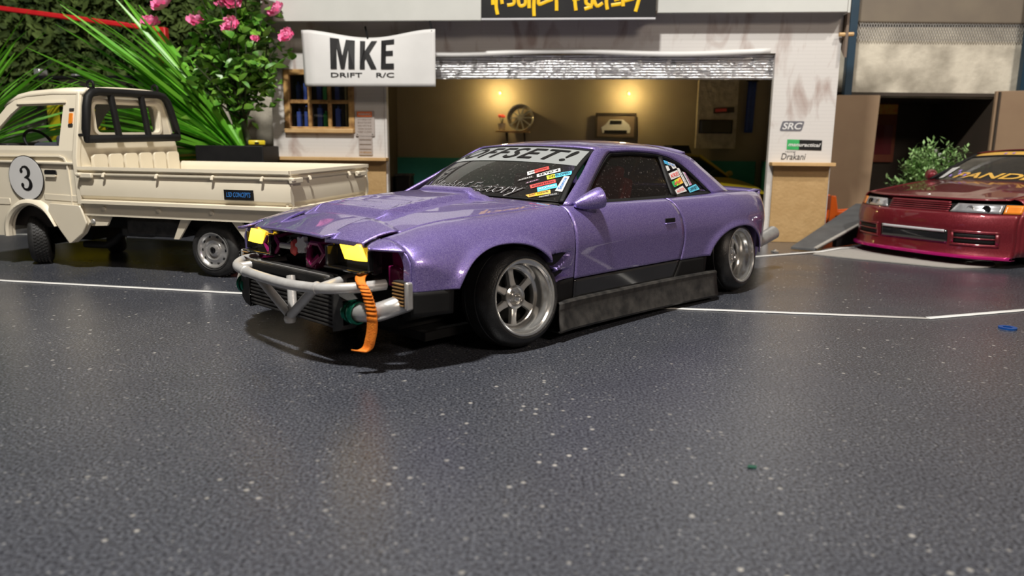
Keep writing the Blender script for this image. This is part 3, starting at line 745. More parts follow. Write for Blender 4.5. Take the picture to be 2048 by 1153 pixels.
for key, cols, tx, tc, lab in (('red1', ('white_print', 'red_print', 'red_print'), 'superlative', 'black_print', 'red and white sticker'), ('white', ('white_print',), 'SEYO 4', 'black_print', 'white sticker'),
    ('yb', ('lime_print', 'sky_print', 'sky_print'), 'DEVELOPED', 'black_print', 'yellow to blue sticker'), ('heish', ('interior',), 'REISH2', 'white_print', 'black sticker with white capitals'),
    ('pink', ('interior',), 'Hot', 'pink_print', 'black sticker with pink script'), ('red', ('red_print',), 'entertrain', 'black_print', 'red sticker with black script'), ('cyan', ('sky_print',), 'styles', 'white_print', 'sky blue sticker'),
    ('oy', ('orange_print', 'yellow_print', 'orange_print'), 'JUST DOWN', 'black_print', 'orange and yellow sticker'), ('wt', ('black_print',), 'REDRIFTING', 'white_print', 'black sticker with white capitals')):
    sticker(WS, STK[key], wf, cols, tx, tc, lab=lab)
sticker(WS, STK['tall'], wf, ('grey_print', 'white_print'), 'Stance', 'blue_print', tall=True, lab='upright white sticker')
b = MB()
f = lambda a, c: ws(a, c, .006)
for k_, off_ in ((0, 0), (1, .003)):
    add_text(b, 'Mischief Factory', lambda a, c: ws(a, c + .16 * max(0, -a) * 0, .006 + off_), -.74, .62, .015, .20, k_, bold=.022 - .022 * k_, shear=.5)
b.build('script_lettering', [M['grey_print'], M['interior']], WS, smooth=0)
gm = lambda x, z, o: Vector((x, gy(z) - .012 + o * 1.2, z + o * .6))
QST = {'a': [(-1.859, 1.082), (-2.02, 1.04), (-2.02, 1.01), (-1.86, 1.055)], 'b': [(-1.875, 1.03), (-1.995, 1.035), (-2.01, 1.012), (-1.866, .991)], 'c': [(-1.866, .973), (-2.015, .998), (-2.01, .95), (-1.859, .927)],
 'd': [(-1.842, .91), (-2.006, .945), (-2.007, .901), (-1.848, .872)], 'e': [(-1.835, .852), (-1.976, .881), (-1.997, .84), (-1.837, .822)], 'f': [(-2.022, 1.012), (-2.055, 1.012), (-2.06, .879), (-2.018, .871)],
 'g': [(-2.075, .985), (-2.11, .975), (-2.118, .886), (-2.075, .878)], 'h': [(-2.03, .862), (-2.18, .888), (-2.20, .848), (-2.03, .827)]}
for key, cols, tx, tc, lab in (('a', ('sky_print', 'white_print'), 'SOUND', 'blue_print', 'sky blue and white sticker'), ('b', ('white_print', 'black_print', 'white_print'), None, None, 'black and white sticker'), ('c', ('white_print',), 'KREI', 'red_print', 'white sticker with red letters'),
    ('d', ('green_print', 'lime_print', 'orange_print'), '#', 'red_print', 'green and yellow sticker with red mark'), ('e', ('white_print',), 'AUTOX', 'red_print', 'white sticker with faint red letters'), ('h', ('sky_print',), 'OFFSET', 'black_print', 'sky blue sticker with black capitals')):
    sticker(QG[0], QST[key], gm, cols, tx, tc, lab=lab)
sticker(QG[0], QST['f'], gm, ('white_print',), 'drift', 'grey_print', tall=True, lab='upright white sticker')
sticker(QG[0], QST['g'], gm, ('grey_print', 'pink_print'), 'kawai', 'black_print', tall=True, lab='upright pink and lilac sticker')

# ---- cabin, floor pan
b = MB(); b.box((-1.35, 0, .10), (3.7, 1.25, .05)); b.box((.20, 0, .24), (.75, .95, .22)); b.box((-2.55, 0, .30), (1.2, 1.0, .36)); b.box((-1.2, 0, .40), (1.7, 1.5, .02)); b.box((-.45, 0, .56), (.04, 1.45, .5)); b.box((-2.3, 0, .58), (.05, 1.45, .44))
b.build('chassis', M['black'], CAR)
for y_ in (.36, -.36):
    b = MB(); b.box((-1.22, y_, .52), (.44, .42, .18)); b.box((-1.48, y_, .72), (.14, .40, .46), 0, Matrix.Rotation(-.2, 3, 'Y')); b.box((-1.55, y_, .97), (.10, .22, .12), 0, Matrix.Rotation(-.2, 3, 'Y'))
    b.build('seat', M['reflection_red'], CAR, bevel=.03, seg=3)
b = MB(); b.grid([[(x_, y_, z_) for y_ in lin(-.70, .70, 10)] for x_, z_ in ((-.46, .80), (-.62, .80), (-.74, .76), (-.76, .60))]); b.build('dashboard', M['interior'], CAR, solid=.02)
one(lambda q: (q.tube([(-.86 + .05 * cos(t), .36 + .14 * sin(t), .74 + .13 * cos(t)) for t in lin(0, 2 * pi, 25)], .012, 8)), 'steering_wheel', M['black'], CAR)
for sgn in (1, -1): box('inner_arch', (-2.52, sgn * .56, .38), (.95, .04, .50), M['black'], CAR)
for sgn in (1, -1): box('inner_arch', (.16, sgn * .52, .40), (.80, .04, .42), M['black'], CAR)

# ---- bare nose: magenta frame, coolers, pipes, tube bumper
def mag(name, pts, r, n=8): return tube(name, pts, r, M['magenta_plastic'], CAR, n)
box('front_bulkhead', (.50, 0, .50), (.06, 1.25, .26), M['magenta_plastic'], CAR, bevel=.01)
box('bumper_mount', (.72, 0, .435), (.34, 1.1, .05), M['interior'], CAR, bevel=.01)
for sgn in (1, -1):
    b = MB(); c_ = Vector((.88, sgn * .24 - .10, .570))
    hx = [(c_ + Vector((0, .085 * cos(a), .055 * sin(a)))) for a in [radians(k) for k in (0, 60, 120, 180, 240, 300)]]
    b.tube(hx, .014, 6, closed=True); b.tube([hx[1], hx[1] + Vector((-.2, 0, .03))], .012, 6); b.tube([hx[4], hx[4] + Vector((-.2, 0, -.03))], .012, 6)
    b.build('suspension_arm', M['magenta_plastic'], CAR)
    b = MB(); b.box((.645, sgn * .745, .53), (.03, .23, .20)); b.tube([(.70, sgn * .72, .60), (.73, sgn * .755, .50), (.75, sgn * .70, .42)], .024, 8); b.box((.69, sgn * .70, .575), (.06, .15, .11)); b.box((.68, sgn * .65, .475), (.10, .10, .11)); b.box((.70, sgn * .83, .545), (.05, .05, .18)); b.tube([(.72, sgn * .66, .53), (.72, sgn * .82, .47)], .016, 6)
    b.build('side_frame', M['magenta_plastic'], CAR, bevel=.008)
    tube('brake_hose', [(.74, sgn * .80, .61), (.765, sgn * .79, .54), (.74, sgn * .785, .47), (.68, sgn * .80, .42)], .012, M['black'], CAR, 8)
b = MB(); b.lathe([(0, -.02), (.035, -.02), (.05, 0), (.035, .02), (0, .02)], 16, 0, wheel_mx((.88, -.08, .575), (1, -.3, .1))); b.tube([(.88, -.10, .575), (.87, -.26, .570)], .017, 8, 1); b.build('steering_damper', [M['red_print'], M['white_print']], CAR)
b = MB(); mxg = wheel_mx((.88, .03, .600), (1, .1, .1))
lo = [(.052 * (1 if k % 4 < 2 else .72) * cos(2 * pi * k / 24), .052 * (1 if k % 4 < 2 else .72) * sin(2 * pi * k / 24)) for k in range(24)]
b.poly([lo], lambda a, c, d: mxg @ Vector((a, c, d)), .03); b.build('servo_gear', M['grey_print'], CAR, bevel=.003)
b = MB(); b.tube([(.87, .07, .58), (.90, .10, .53), (.90, .13, .50), (.87, .17, .55)], .02, 8); b.box((.86, .10, .50), (.06, .10, .05)); b.build('gear_guard', M['magenta_plastic'], CAR, bevel=.006)
b = MB(); b.box((.76, -.02, .485), (.05, .95, .07)); b.build('radiator_shroud', M['black'], CAR)
rad = box('radiator', (.93, -.06, .440), (.10, .88, .045), M['black'], CAR, bevel=.008)
for k in range(4): box('radiator_fin', (.895 + .026 * k, -.06, .466), (.012, .86, .012), M['steel'] if k % 2 == 0 else M['dust_black'], rad)
ic = box('intercooler', (.935, 0, .30), (.07, .92, .20), M['interior'], CAR)
for k in range(9): box('intercooler_fin', (.972, 0, .212 + .022 * k), (.014, .90, .009), M['dust_black'], ic)
for sgn in (1, -1):
    b = MB(); rows = []
    for y_, hz in ((.45, .115), (.51, .10), (.55, .065)): rows.append([(.935 + a * .05, sgn * y_, .30 + c * hz) for a, c in ((1, -1), (1, 1), (-1, 1), (-1, -1), (1, -1))])
    b.grid(rows); b.build('intercooler_tank', M['dust_black'], ic, smooth=20)
    tube('charge_pipe', spline([(.935, sgn * .50, .30), (.92, sgn * .60, .305), (.885, sgn * .70, .315), (.82, sgn * .765, .345), (.73, sgn * .775, .36)], 6), .050, M['steel'], CAR, 20)
    for y_ in (.545, .595): 
        b = MB(); mxc = wheel_mx((.930, sgn * y_, .302), (-.06, sgn, .04)); b.lathe([(.05, -.016), (.060, -.016), (.063, -.006), (.060, 0), (.063, .006), (.060, .016), (.05, .016)], 28, 0, mxc); b.build('hose_clamp', M['green_ano'], CAR)
    b = MB(); b.box((.79, sgn * .80, .415), (.05, .09, .13), 0)
    oc = b.build('oil_cooler', M['interior'], CAR)
    for k in range(7): box('oil_cooler_fin', (.818, sgn * .80, .360 + .018 * k), (.012, .088, .006), M['dark_wood'], oc)
    box('oil_cooler_tank', (.80, sgn * .862, .410), (.045, .026, .145), M['steel'], oc, bevel=.01)
bar = spline([(.79, .655, .442), (.93, .622, .440), (1.01, .56, .436), (1.065, .45, .430), (1.10, .27, .426), (1.105, .08, .426), (1.09, -.17, .428), (1.065, -.38, .432), (1.015, -.53, .436), (.91, -.66, .441), (.80, -.70, .445)], 6)
BAR = tube('tube_bumper', bar, .0285, M['bar_silver'], CAR, 16)
tip = Vector((1.05, .13, .225))
for a_, b_ in (((1.09, -.14, .426), tip + Vector((0, -.012, .015))), ((1.068, .43, .430), tip + Vector((0, .012, .01))), ((1.0, .07, .44), tip + Vector((-.02, 0, .03)))):
    tube('bumper_brace', [a_, b_], .025, M['bar_silver'], BAR, 14)
b = MB(); b.lathe([(0, -.02), (.028, -.02), (.034, 0), (.028, .02), (0, .02)], 14, 0, Matrix.Translation(tip + Vector((0, 0, -.012)))); b.build('bumper_foot', M['bar_silver'], BAR)
for p0, p1 in (((1.04, -.46, .434), (.78, -.36, .46)), ((1.06, .46, .430), (.78, .40, .46))): tube('bumper_mount_tube', [p0, p1], .027, M['bar_silver'], BAR, 14)
for y_ in (.44, -.30):
    b = MB(); b.lathe([(.029, -.012), (.034, -.006), (.034, .006), (.029, .012)], 14, 0, wheel_mx((1.066 if y_ > 0 else 1.076, y_, .430), (-.25 if y_ > 0 else .2, 1, 0))); b.build('weld_bead', M['bar_silver'], BAR)
# orange tow strap
def strap(b, pts, w, nx):
    rows = []
    for i, p in enumerate(pts):
        p = Vector(p); s = w * (1 if not isinstance(nx, list) else 1); t = i / (len(pts) - 1)
        side = Vector((-.35, .94, 0)).normalized(); rows.append([p - side * s / 2, p - side * s * .17, p + side * s * .17, p + side * s / 2])
    b.grid(rows)
st = spline([(.84, .55, .50), (.90, .60, .497), (.945, .655, .478), (.958, .715, .44), (.952, .735, .39), (.945, .745, .33), (.94, .74, .25), (.945, .725, .18), (.95, .71, .142), (.97, .69, .124), (1.0, .68, .130)], 9)
ob = MB(); strap(ob, [p + Vector((.004, .002, 0)) * (sin(i * 2.1) if 22 < i < 50 else 0) for i, p in enumerate(st)], .060, 0)
TS = ob.build('tow_strap', M['orange_strap'], CAR, solid=.008); TS['label'] = 'orange webbing tow strap'
b = MB(); b.box((.845, .565, .512), (.03, .05, .012)); b.lathe([(0, .01), (.016, .01), (.016, 0)], 12, 0, Matrix.Translation((.875, .58, .502))); b.build('strap_screw', M['gloss_black'], TS)

# ---- wheels of the purple coupe
cb = radians(7)
def nvec(steer, side):
    s_ = radians(steer); return (sin(s_) * cos(cb) * side, side * cos(s_) * cos(cb), sin(cb))
drift_wheel(CAR, (.03, .95, .312), nvec(7, 1), rot=.52)
drift_wheel(CAR, (.03, -.95, .312), nvec(7, -1), rot=.2)
drift_wheel(CAR, (-2.57, .965, .312), nvec(0, 1), rot=.8)
drift_wheel(CAR, (-2.57, -.965, .312), nvec(0, -1), rot=.1)

# ================================================================== cream kei truck (x forward from rear axle, y to the camera side, z up)
TR0 = thing('kei_truck', 'cream model pickup truck with black roll bar and number 3 roundel on its door', 'truck', (-2.62, 6.46, 0), radians(162.5))
BODY_TILT = radians(1.6)                 # the body leans a little on its springs, near side down
def tl(p):
    x, y, z = p; yy, zz = y + .55, z - .25
    return (x, yy * cos(BODY_TILT) + zz * sin(BODY_TILT) - .55, -yy * sin(BODY_TILT) + zz * cos(BODY_TILT) + .25)
class TB(MB):
    def build(s, *a, **k):
        s.v = [tl(p) for p in s.v]; return MB.build(s, *a, **k)
def tbox(name, c, d, mat, parent=TR0, bevel=0, mx=None):
    b = TB(); b.box(c, d, 0, mx); return b.build(name, mat, parent, bevel=bevel)
Z0 = .015
prof = [(.092, .957), (.112, .957), (.114, .930), (.104, .922), (.086, .918), (.086, .908), (.104, .902), (.104, .888), (.080, .872), (.100, .785), (.096, .700), (.070, .668), (.074, .662), (.118, .655), (.118, .628), (.060, .620), (.060, .60), (.052, .60), (.052, .66), (.058, .90), (.075, .94)]
def gate(axis, a0, a1, off, name='side_gate', sgn=1):
    b = TB(); g = []
    for q, z in prof + prof[:1]:
        d = off + sgn * q
        g.append([(t, d, z + Z0) if axis == 'x' else (d, t, z + Z0) for t in lin(a0, a1, 12)])
    b.grid(g)
    n = len(prof)
    for t in (a0, a1):
        tri = geometry.tessellate_polygon([[Vector((q, z, 0)) for q, z in prof]])
        b.add([(t, off + sgn * q, z + Z0) if axis == 'x' else (off + sgn * q, t, z + Z0) for q, z in prof], [tuple(k) for k in tri])
    return b.build(name, M['cream'], TR0, smooth=25)
XR, XF, YF = -.785, 1.335, -1.22
SGT = gate('x', XR - .09, XF, 0.0)
gate('x', XR - .09, XF, YF + .1, 'side_gate', -1)
TG = gate('y', YF + .02, .085, XR + .02, 'tailgate', -1)
tbox('bed_floor', (.27, -.56, .66), (2.12, 1.26, .05), M['cream'])
tbox('bed_sill', (.27, .065, .585), (2.14, .02, .11), M['cream'])
tbox('bed_sill', (.27, -1.18, .585), (2.14, .02, .11), M['cream'])
tbox('bed_sill', (-.79, -.56, .585), (.02, 1.24, .11), M['cream'])
for x_ in (1.03, .45, -.13, -.62):
    b = TB(); b.tube([(x_, .095, .915), (x_, .118, .91), (x_, .125, .885)], [.012, .014, .013], 8); b.add([(x_ - .012, .122, .89), (x_ + .012, .122, .89), (x_, .112, .845)], [(0, 1, 2)]); b.build('rope_hook', M['cream'], SGT)
for y_ in (-.18, -.84):
    b = TB(); b.tube([(XR - .075, y_, .915), (XR - .10, y_, .91), (XR - .108, y_, .885)], [.012, .014, .013], 8); b.build('rope_hook', M['cream'], TG)
for c_, d_, par in (((1.24, .118, .895), (.17, .03, .045), SGT), ((XR - .098, .02, .89), (.03, .17, .045), TG), ((XR - .098, -1.06, .89), (.03, .17, .045), TG)):
    b = TB(); b.box(c_, d_); b.box((c_[0] + (.06 if d_[0] > .1 else -.005), c_[1] + (.005 if d_[0] > .1 else .06), c_[2] + .01), (.05, .05, .03)); b.build('gate_latch', M['cream'], par, bevel=.008)
for x_ in (1.10, .49, -.07): 
    b = TB(); b.lathe([(0, .0), (.018, 0), (.02, -.012), (.018, -.02)], 10, 0, wheel_mx((x_, .09, .60), (0, 1, 0)) ); b.build('rivet', M['cream'], TR0)
b = TB(); b.box((-.38, .112, .765), (.29, .006, .085)); PL = b.build('name_plate', M['black_print'], SGT)
b = TB(); add_text(b, 'LSD CONCEPTS', lambda a, c: (-.38 - a, .1165, .765 + c), -.12, .12, -.018, .022, bold=.0, shear=.25); b.build('lettering', M['blue_print'], SGT, smooth=0)
# stays and chassis
for (x0, x1) in ((.235, .375), (-.28, -.40)):
    b = TB(); b.add([(x0 - .05, .045, .54), (x0 + .055, .045, .54), (x1 + .028, .03, .345), (x1 - .028, .03, .345), (x0 - .05, .025, .54), (x0 + .055, .025, .54), (x1 + .028, .01, .345), (x1 - .028, .01, .345)], [(0, 1, 2, 3), (7, 6, 5, 4), (0, 4, 5, 1), (1, 5, 6, 2), (2, 6, 7, 3), (3, 7, 4, 0)])
    b.build('mudguard_stay', M['cream'], TR0)
b = TB(); b.add([(1.33, .05, .56), (1.04, .05, .56), (1.12, .05, .44), (1.30, .05, .43), (1.33, .03, .56), (1.04, .03, .56), (1.12, .03, .44), (1.30, .03, .43)], [(0, 1, 2, 3), (7, 6, 5, 4), (0, 4, 5, 1), (1, 5, 6, 2), (2, 6, 7, 3), (3, 7, 4, 0)]); b.build('cab_bracket', M['cream'], TR0)
b = TB(); b.lathe([(0, .012), (.02, .012), (.026, 0)], 12, 0, wheel_mx((1.27, .055, .475), (0, 1, 0))); b.build('bracket_screw', M['steel'], TR0)
for y_ in (-.25, -.87): tbox('chassis_rail', (.7, y_, .44), (3.2, .09, .12), M['black'], bevel=.01)
b = TB(); b.box((.72, -.22, .42), (.62, .30, .17)); b.box((.95, -.25, .37), (.36, .3, .10)); b.build('battery_tray', M['dust_black'], TR0, bevel=.03)
b = TB(); b.tube([(1.65, -.18, .21), (1.38, -.18, .215), (1.30, -.19, .26), (1.22, -.2, .33), (.95, -.2, .37)], .035, 10); b.build('side_tube', M['black'], TR0)
b = TB(); b.tube([(0, -.06, .245), (0, -1.05, .245)], .05, 10); b.lathe([(0, -.13), (.09, -.1), (.12, 0), (.09, .1), (0, .13)], 16, 0, wheel_mx((0, -.56, .245), (0, 1, 0))); b.tube([(0, -.56, .26), (1.0, -.56, .36)], .03, 8); b.build('rear_axle', M['black'], TR0)
b = TB(); b.tube([(2.06, -.2, .235), (2.06, -.95, .235)], .045, 10); b.box((1.95, -.56, .33), (.5, .5, .2)); b.build('front_axle', M['black'], TR0)
for y_ in (-.18, -.94):
    b = TB(); b.tube(spline([(-.42, y_, .40), (-.2, y_, .33), (0, y_, .31), (.2, y_, .33), (.42, y_, .41)], 5), .02, 6); b.build('leaf_spring', M['black'], TR0)
# load bed front panel with stamped ribs
tbox('bulkhead', (XF + .01, -.57, .82), (.03, 1.22, .30), M['cream'])
for k in range(6):
    y0 = -.045 - .185 * k
    b = TB(); lo = rrect(y0 - .155, y0, .66, 1.075, .03, 4)
    b.poly([lo], lambda a, c, d: (XF - .012 - d, a, c), .035); b.build('bulkhead_rib', M['cream'], TR0, bevel=.008)

# cab: lower body, upper frame, roof
def cy(z):          # how far the flank leans in above the belt
    return .075 - .02 * max(0, .60 - z) - (.0 if z < 1.05 else (z - 1.05) * .24)
def capan(b, loops, th=.03, dy=0., sgn=1):
    def fn(a, c, d):
        y = cy(c) + dy - d
        return (a, y if sgn > 0 else -1.12 - y, c)
    b.poly(loops, fn, th)
arc = [(2.06 + .27 * cos(t), .40 + .215 * max(0, sin(t)) ** .9) for t in lin(pi, 0, 18)]
ARC = sp2([(1.555, .262), (1.62, .345), (1.70, .452), (1.78, .535), (1.87, .588), (1.97, .605), (2.07, .588), (2.16, .54), (2.225, .47), (2.260, .39), (2.268, .30)], 3)
low = [(1.355, 1.11), (1.345, .62), (1.30, .46), (1.375, .36), (1.50, .27)] + ARC + [(2.62, .30), (2.66, .72), (2.58, 1.11)]
for sg in (1, -1):
    b = TB(); capan(b, [low], .035, 0, sg); b.build('cab_side', M['cream'], TR0, smooth=20)
    fr = [(1.355, 1.11), (2.58, 1.11), (2.42, 1.34), (2.24, 1.52), (2.10, 1.60), (1.9, 1.625), (1.36, 1.635)]
    hole = [(1.575, 1.150), (2.44, 1.150), (2.33, 1.31), (2.20, 1.43), (2.09, 1.510), (1.56, 1.520)]
    b = TB(); capan(b, [fr, hole[::-1]], .035, 0, sg); b.build('door_frame', M['cream'], TR0, smooth=20)
    b = TB(); b.grid([[(x_, (cy(z_) - .02) if sg > 0 else -1.12 - cy(z_) + .02, z_) for x_ in (1.57, 2.45)] for z_ in (1.148, 1.522)]); b.build('door_glass', M['glass_truck'], TR0)
b = TB(); capan(b, [[(2.36, 1.062), (1.56, 1.068), (1.50, 1.05), (1.47, .99), (1.462, .62), (1.475, .62), (1.485, .985), (1.512, 1.04), (1.565, 1.055), (2.36, 1.050)]], .012, .006); b.build('door_shutline', M['cream'], TR0)
b = TB(); capan(b, [[(1.36, .985), (2.5, .995), (2.5, 1.018), (1.36, 1.008)]], .03, .014); b.build('waist_crease', M['cream'], TR0, bevel=.006)
b = TB(); capan(b, [[(1.385, .650), (1.80, .660), (1.80, .715), (1.385, .705)]], .02, .004) ; b.build('sill_step', M['cream'], TR0, bevel=.01)
b = TB(); capan(b, [[(2.22, .60), (2.6, .60), (2.6, .66), (2.22, .66)]], .02, .004) ; b.build('sill_step', M['cream'], TR0, bevel=.01)
b = TB()
g = []
AR = ARC[5:]
for i, (x_, z_) in enumerate(AR):
    p_, q_ = AR[max(i - 1, 0)], AR[min(i + 1, len(AR) - 1)]; tx, tz = q_[0] - p_[0], q_[1] - p_[1]; L_ = sqrt(tx * tx + tz * tz); nx, nz = -tz / L_, tx / L_
    f_ = min(1, i / 5)
    g.append([(x_ + nx * q * f_, yy, z_ + nz * q * f_) for q, yy in ((0, .06), (0, .105), (.022, .118), (.05, .108), (.066, .075))])
b.grid(g); b.build('wheel_arch_flare', M['cream'], TR0, smooth=50)
b = TB(); capan(b, [[(1.345, .60), (1.30, .46), (1.365, .36), (1.49, .275), (1.545, .262), (1.62, .36), (1.69, .47), (1.745, .56), (1.72, .63), (1.36, .62)]], .02, .030); b.build('cab_step', M['cream'], TR0, bevel=.012)
b = TB(); g = []
for x_, zz in ((1.345, 1.64), (1.7, 1.642), (2.0, 1.625), (2.14, 1.60), (2.27, 1.53)):
    w0 = cy(zz - .02); g.append([(x_, -.56 + (w0 + .56) * t, zz + .035 * (1 - abs(t) ** 3) - .03 * max(0, abs(t) - .93) / .07) for t in lin(-1, 1, 25)])
b.grid(g); b.build('cab_roof', M['cream'], TR0, solid=.03)
b = TB(); capan(b, [[(1.53, 1.537), (2.10, 1.527), (2.12, 1.540), (1.53, 1.552)]], .04, .016); b.build('rain_gutter', M['cream'], TR0)
# rear wall of the cab with its window
yl = lambda z: cy(z)
outl = [(-.56 + (yl(.95) + .56) * s_, z) for s_, z in ((1, .96),)]
def wallpt(a, c, d): return (1.355 + d + max(0, c - 1.05) * .03, a, c)
ow = [(.055, .96), (.055, 1.05), (-.075, 1.62), (-1.045, 1.62), (-1.175, 1.05), (-1.175, .96)]
iw = rrect(-.945, -.165, 1.27, 1.53, .05, 4)
b = TB(); b.poly([ow, iw[::-1]], wallpt, .035); b.build('cab_rear_wall', M['cream'], TR0)
b = TB(); b.poly([rrect(-.975, -.135, 1.245, 1.555, .06, 4), iw[::-1]], lambda a, c, d: wallpt(a, c, d - .03), .03); b.build('rear_window_frame', M['cream'], TR0, bevel=.008)
b = TB(); b.grid([[wallpt(a, c, .02) for a in (-.95, -.16)] for c in (1.265, 1.535)]); b.build('rear_glass', M['glass_truck'], TR0)
b = TB(); capan(b, [[(1.345, .62), (1.345, 1.05), (1.375, 1.635), (1.41, 1.635), (1.40, 1.05), (1.40, .62)]], .05, .016); b.build('cab_corner_post', M['cream'], TR0, bevel=.012)
b = TB(); b.grid([[(2.66 - .02 * abs(t) - max(0, z - 1.1) * .72, -.56 + .62 * t, z) for t in lin(-1, 1, 8)] for z in (.30, .72, 1.1)]); b.build('cab_front', M['cream'], TR0, solid=.03)
b = TB(); b.grid([[(2.62 - max(0, z - 1.1) * .80, -.56 + (.6 - (z - 1.1) * .2) * t, z) for t in lin(-1, 1, 8)] for z in (1.1, 1.35, 1.58)]); b.build('truck_windshield', M['glass_truck'], TR0)
# fittings
b = TB(); capan(b, [rrect(1.435, 1.475, 1.35, 1.445, .008, 2)], .02, .012); b.build('side_marker', M['amber'], TR0, bevel=.004)
for z_ in (1.465, 1.325):
    b = TB(); capan(b, [[(1.43, z_), (1.48, z_), (1.48, z_ + .022), (1.43, z_ + .022)]], .014, .008); b.build('cab_vent', M['dust_black'], TR0)
b = TB(); capan(b, [rrect(1.615, 1.755, .885, .935, .018, 3)], .01, .006); b.build('door_handle_recess', M['gloss_black'], TR0)
b = TB(); capan(b, [rrect(1.62, 1.75, .872, .892, .008, 2)], .02, .014); b.build('door_handle', M['cream'], TR0)
b = TB(); capan(b, [rrect(2.39, 2.45, 1.0, 1.1, .01, 2)], .02, .016); b.build('mirror_base', M['black'], TR0)
ell = lambda rx_, rz_, dy: [(1.97 + rx_ * cos(t), .856 + rz_ * sin(t)) for t in lin(0, 2 * pi, 49)[:-1]]
b = TB(); capan(b, [ell(.212, .208, 0)], .004, .018); b.m = [0] * len(b.f); k0 = len(b.f)
c2 = TB(); capan(c2, [ell(.204, .200, 0)], .004, .021); b.add(c2.v, c2.f, 1)
rd = b.build('number_roundel', [M['black_print'], M['white_print']], TR0)
b = TB()
for pts, rad in (([(-.048, .075), (-.02, .102), (.02, .10), (.045, .065), (.035, .025), (.0, .008), (-.015, .006)], [.012, .008, .013, .020, .016, .008, .006]), ([(-.015, .006), (.015, .002), (.048, -.025), (.052, -.068), (.02, -.102), (-.025, -.102), (-.052, -.070)], [.006, .008, .016, .022, .015, .009, .012])):
    P3 = spline([(1.97 - a, 0, .856 + c) for a, c in pts], 5); R3 = [x.x for x in spline([(q, 0, 0) for q in rad], 5)]
    k0 = len(b.v); b.tube(P3, R3, 8); b.v[k0:] = [(x, cy(.9) + .0235 + .15 * y, z) for x, y, z in b.v[k0:]]
for a_, c_ in ((-.044, .066), (-.046, -.064)):
    k0 = len(b.v); b.lathe([(0, -.02), (.014, -.014), (.02, 0), (.014, .014), (0, .02)], 12, 0, Matrix.Translation((1.97 - a_, 0, .856 + c_))); b.v[k0:] = [(x, cy(.9) + .0235 + .15 * y, z) for x, y, z in b.v[k0:]]
b.build('number_three', M['black_print'], TR0)
b = TB(); b.box((1.75, -.5, 1.08), (.42, 1.0, .20)); b.box((1.62, -.5, 1.19), (.12, 1.0, .12)); b.build('bench_seat', M['seat_grey'], TR0, bevel=.04, seg=3)
b = TB(); b.box((2.05, -.56, .66), (1.2, 1.05, .55)); b.build('cab_floor', M['interior'], TR0)
b = TB(); b.tube([(2.22 + .12 * cos(t) * .6, -.3 + .14 * sin(t), 1.17 + .12 * cos(t)) for t in lin(0, 2 * pi, 25)], .014, 8); b.tube([(2.22, -.3, 1.17), (2.36, -.3, 1.06)], .018, 8); b.build('steering_wheel', M['black'], TR0)
b = TB(); b.box((2.42, -.56, 1.10), (.22, 1.05, .14)); b.build('dashboard', M['interior'], TR0, bevel=.03)
# black roll bar
RB = TB(); xo = 1.285
def rb(a, c, d=0): return (xo + max(0, c - 1.2) * .06, a, c)
lo = [(.01, 1.215), (.0, 1.30), (-.045, 1.50), (-.075, 1.585), (-.12, 1.625), (-.2, 1.64), (-.93, 1.64), (-1.00, 1.625), (-1.045, 1.58), (-1.075, 1.50), (-1.125, 1.30), (-1.135, 1.215)]
b = TB(); b.tube([rb(*p) for p in lo], .037, 10, closed=True); ROLLB = b.build('roll_bar', M['black'], TR0, smooth=50)
for a_, c_ in ((-.335, -.365), (-.705, -.735)): 
    b = TB(); b.tube([rb(a_, 1.635), rb(c_, 1.215)], .030, 10); b.build('roll_bar_upright', M['black'], ROLLB)
for y_ in (-.15, -.93):
    b = TB(); b.tube([(1.34 + .035 * cos(t), y_, 1.70 + .035 * sin(t)) for t in lin(0, 2 * pi, 17)[:-1]], .012, 6, closed=True); b.box((1.33, y_, 1.66), (.05, .03, .04)); b.build('roof_bracket', M['black'], ROLLB)
for y_ in (.02, -1.13):
    b = TB(); b.tube([rb(y_, 1.25), (XF + .02, y_, 1.25)], .014, 6); b.build('roll_bar_mount', M['black'], ROLLB)

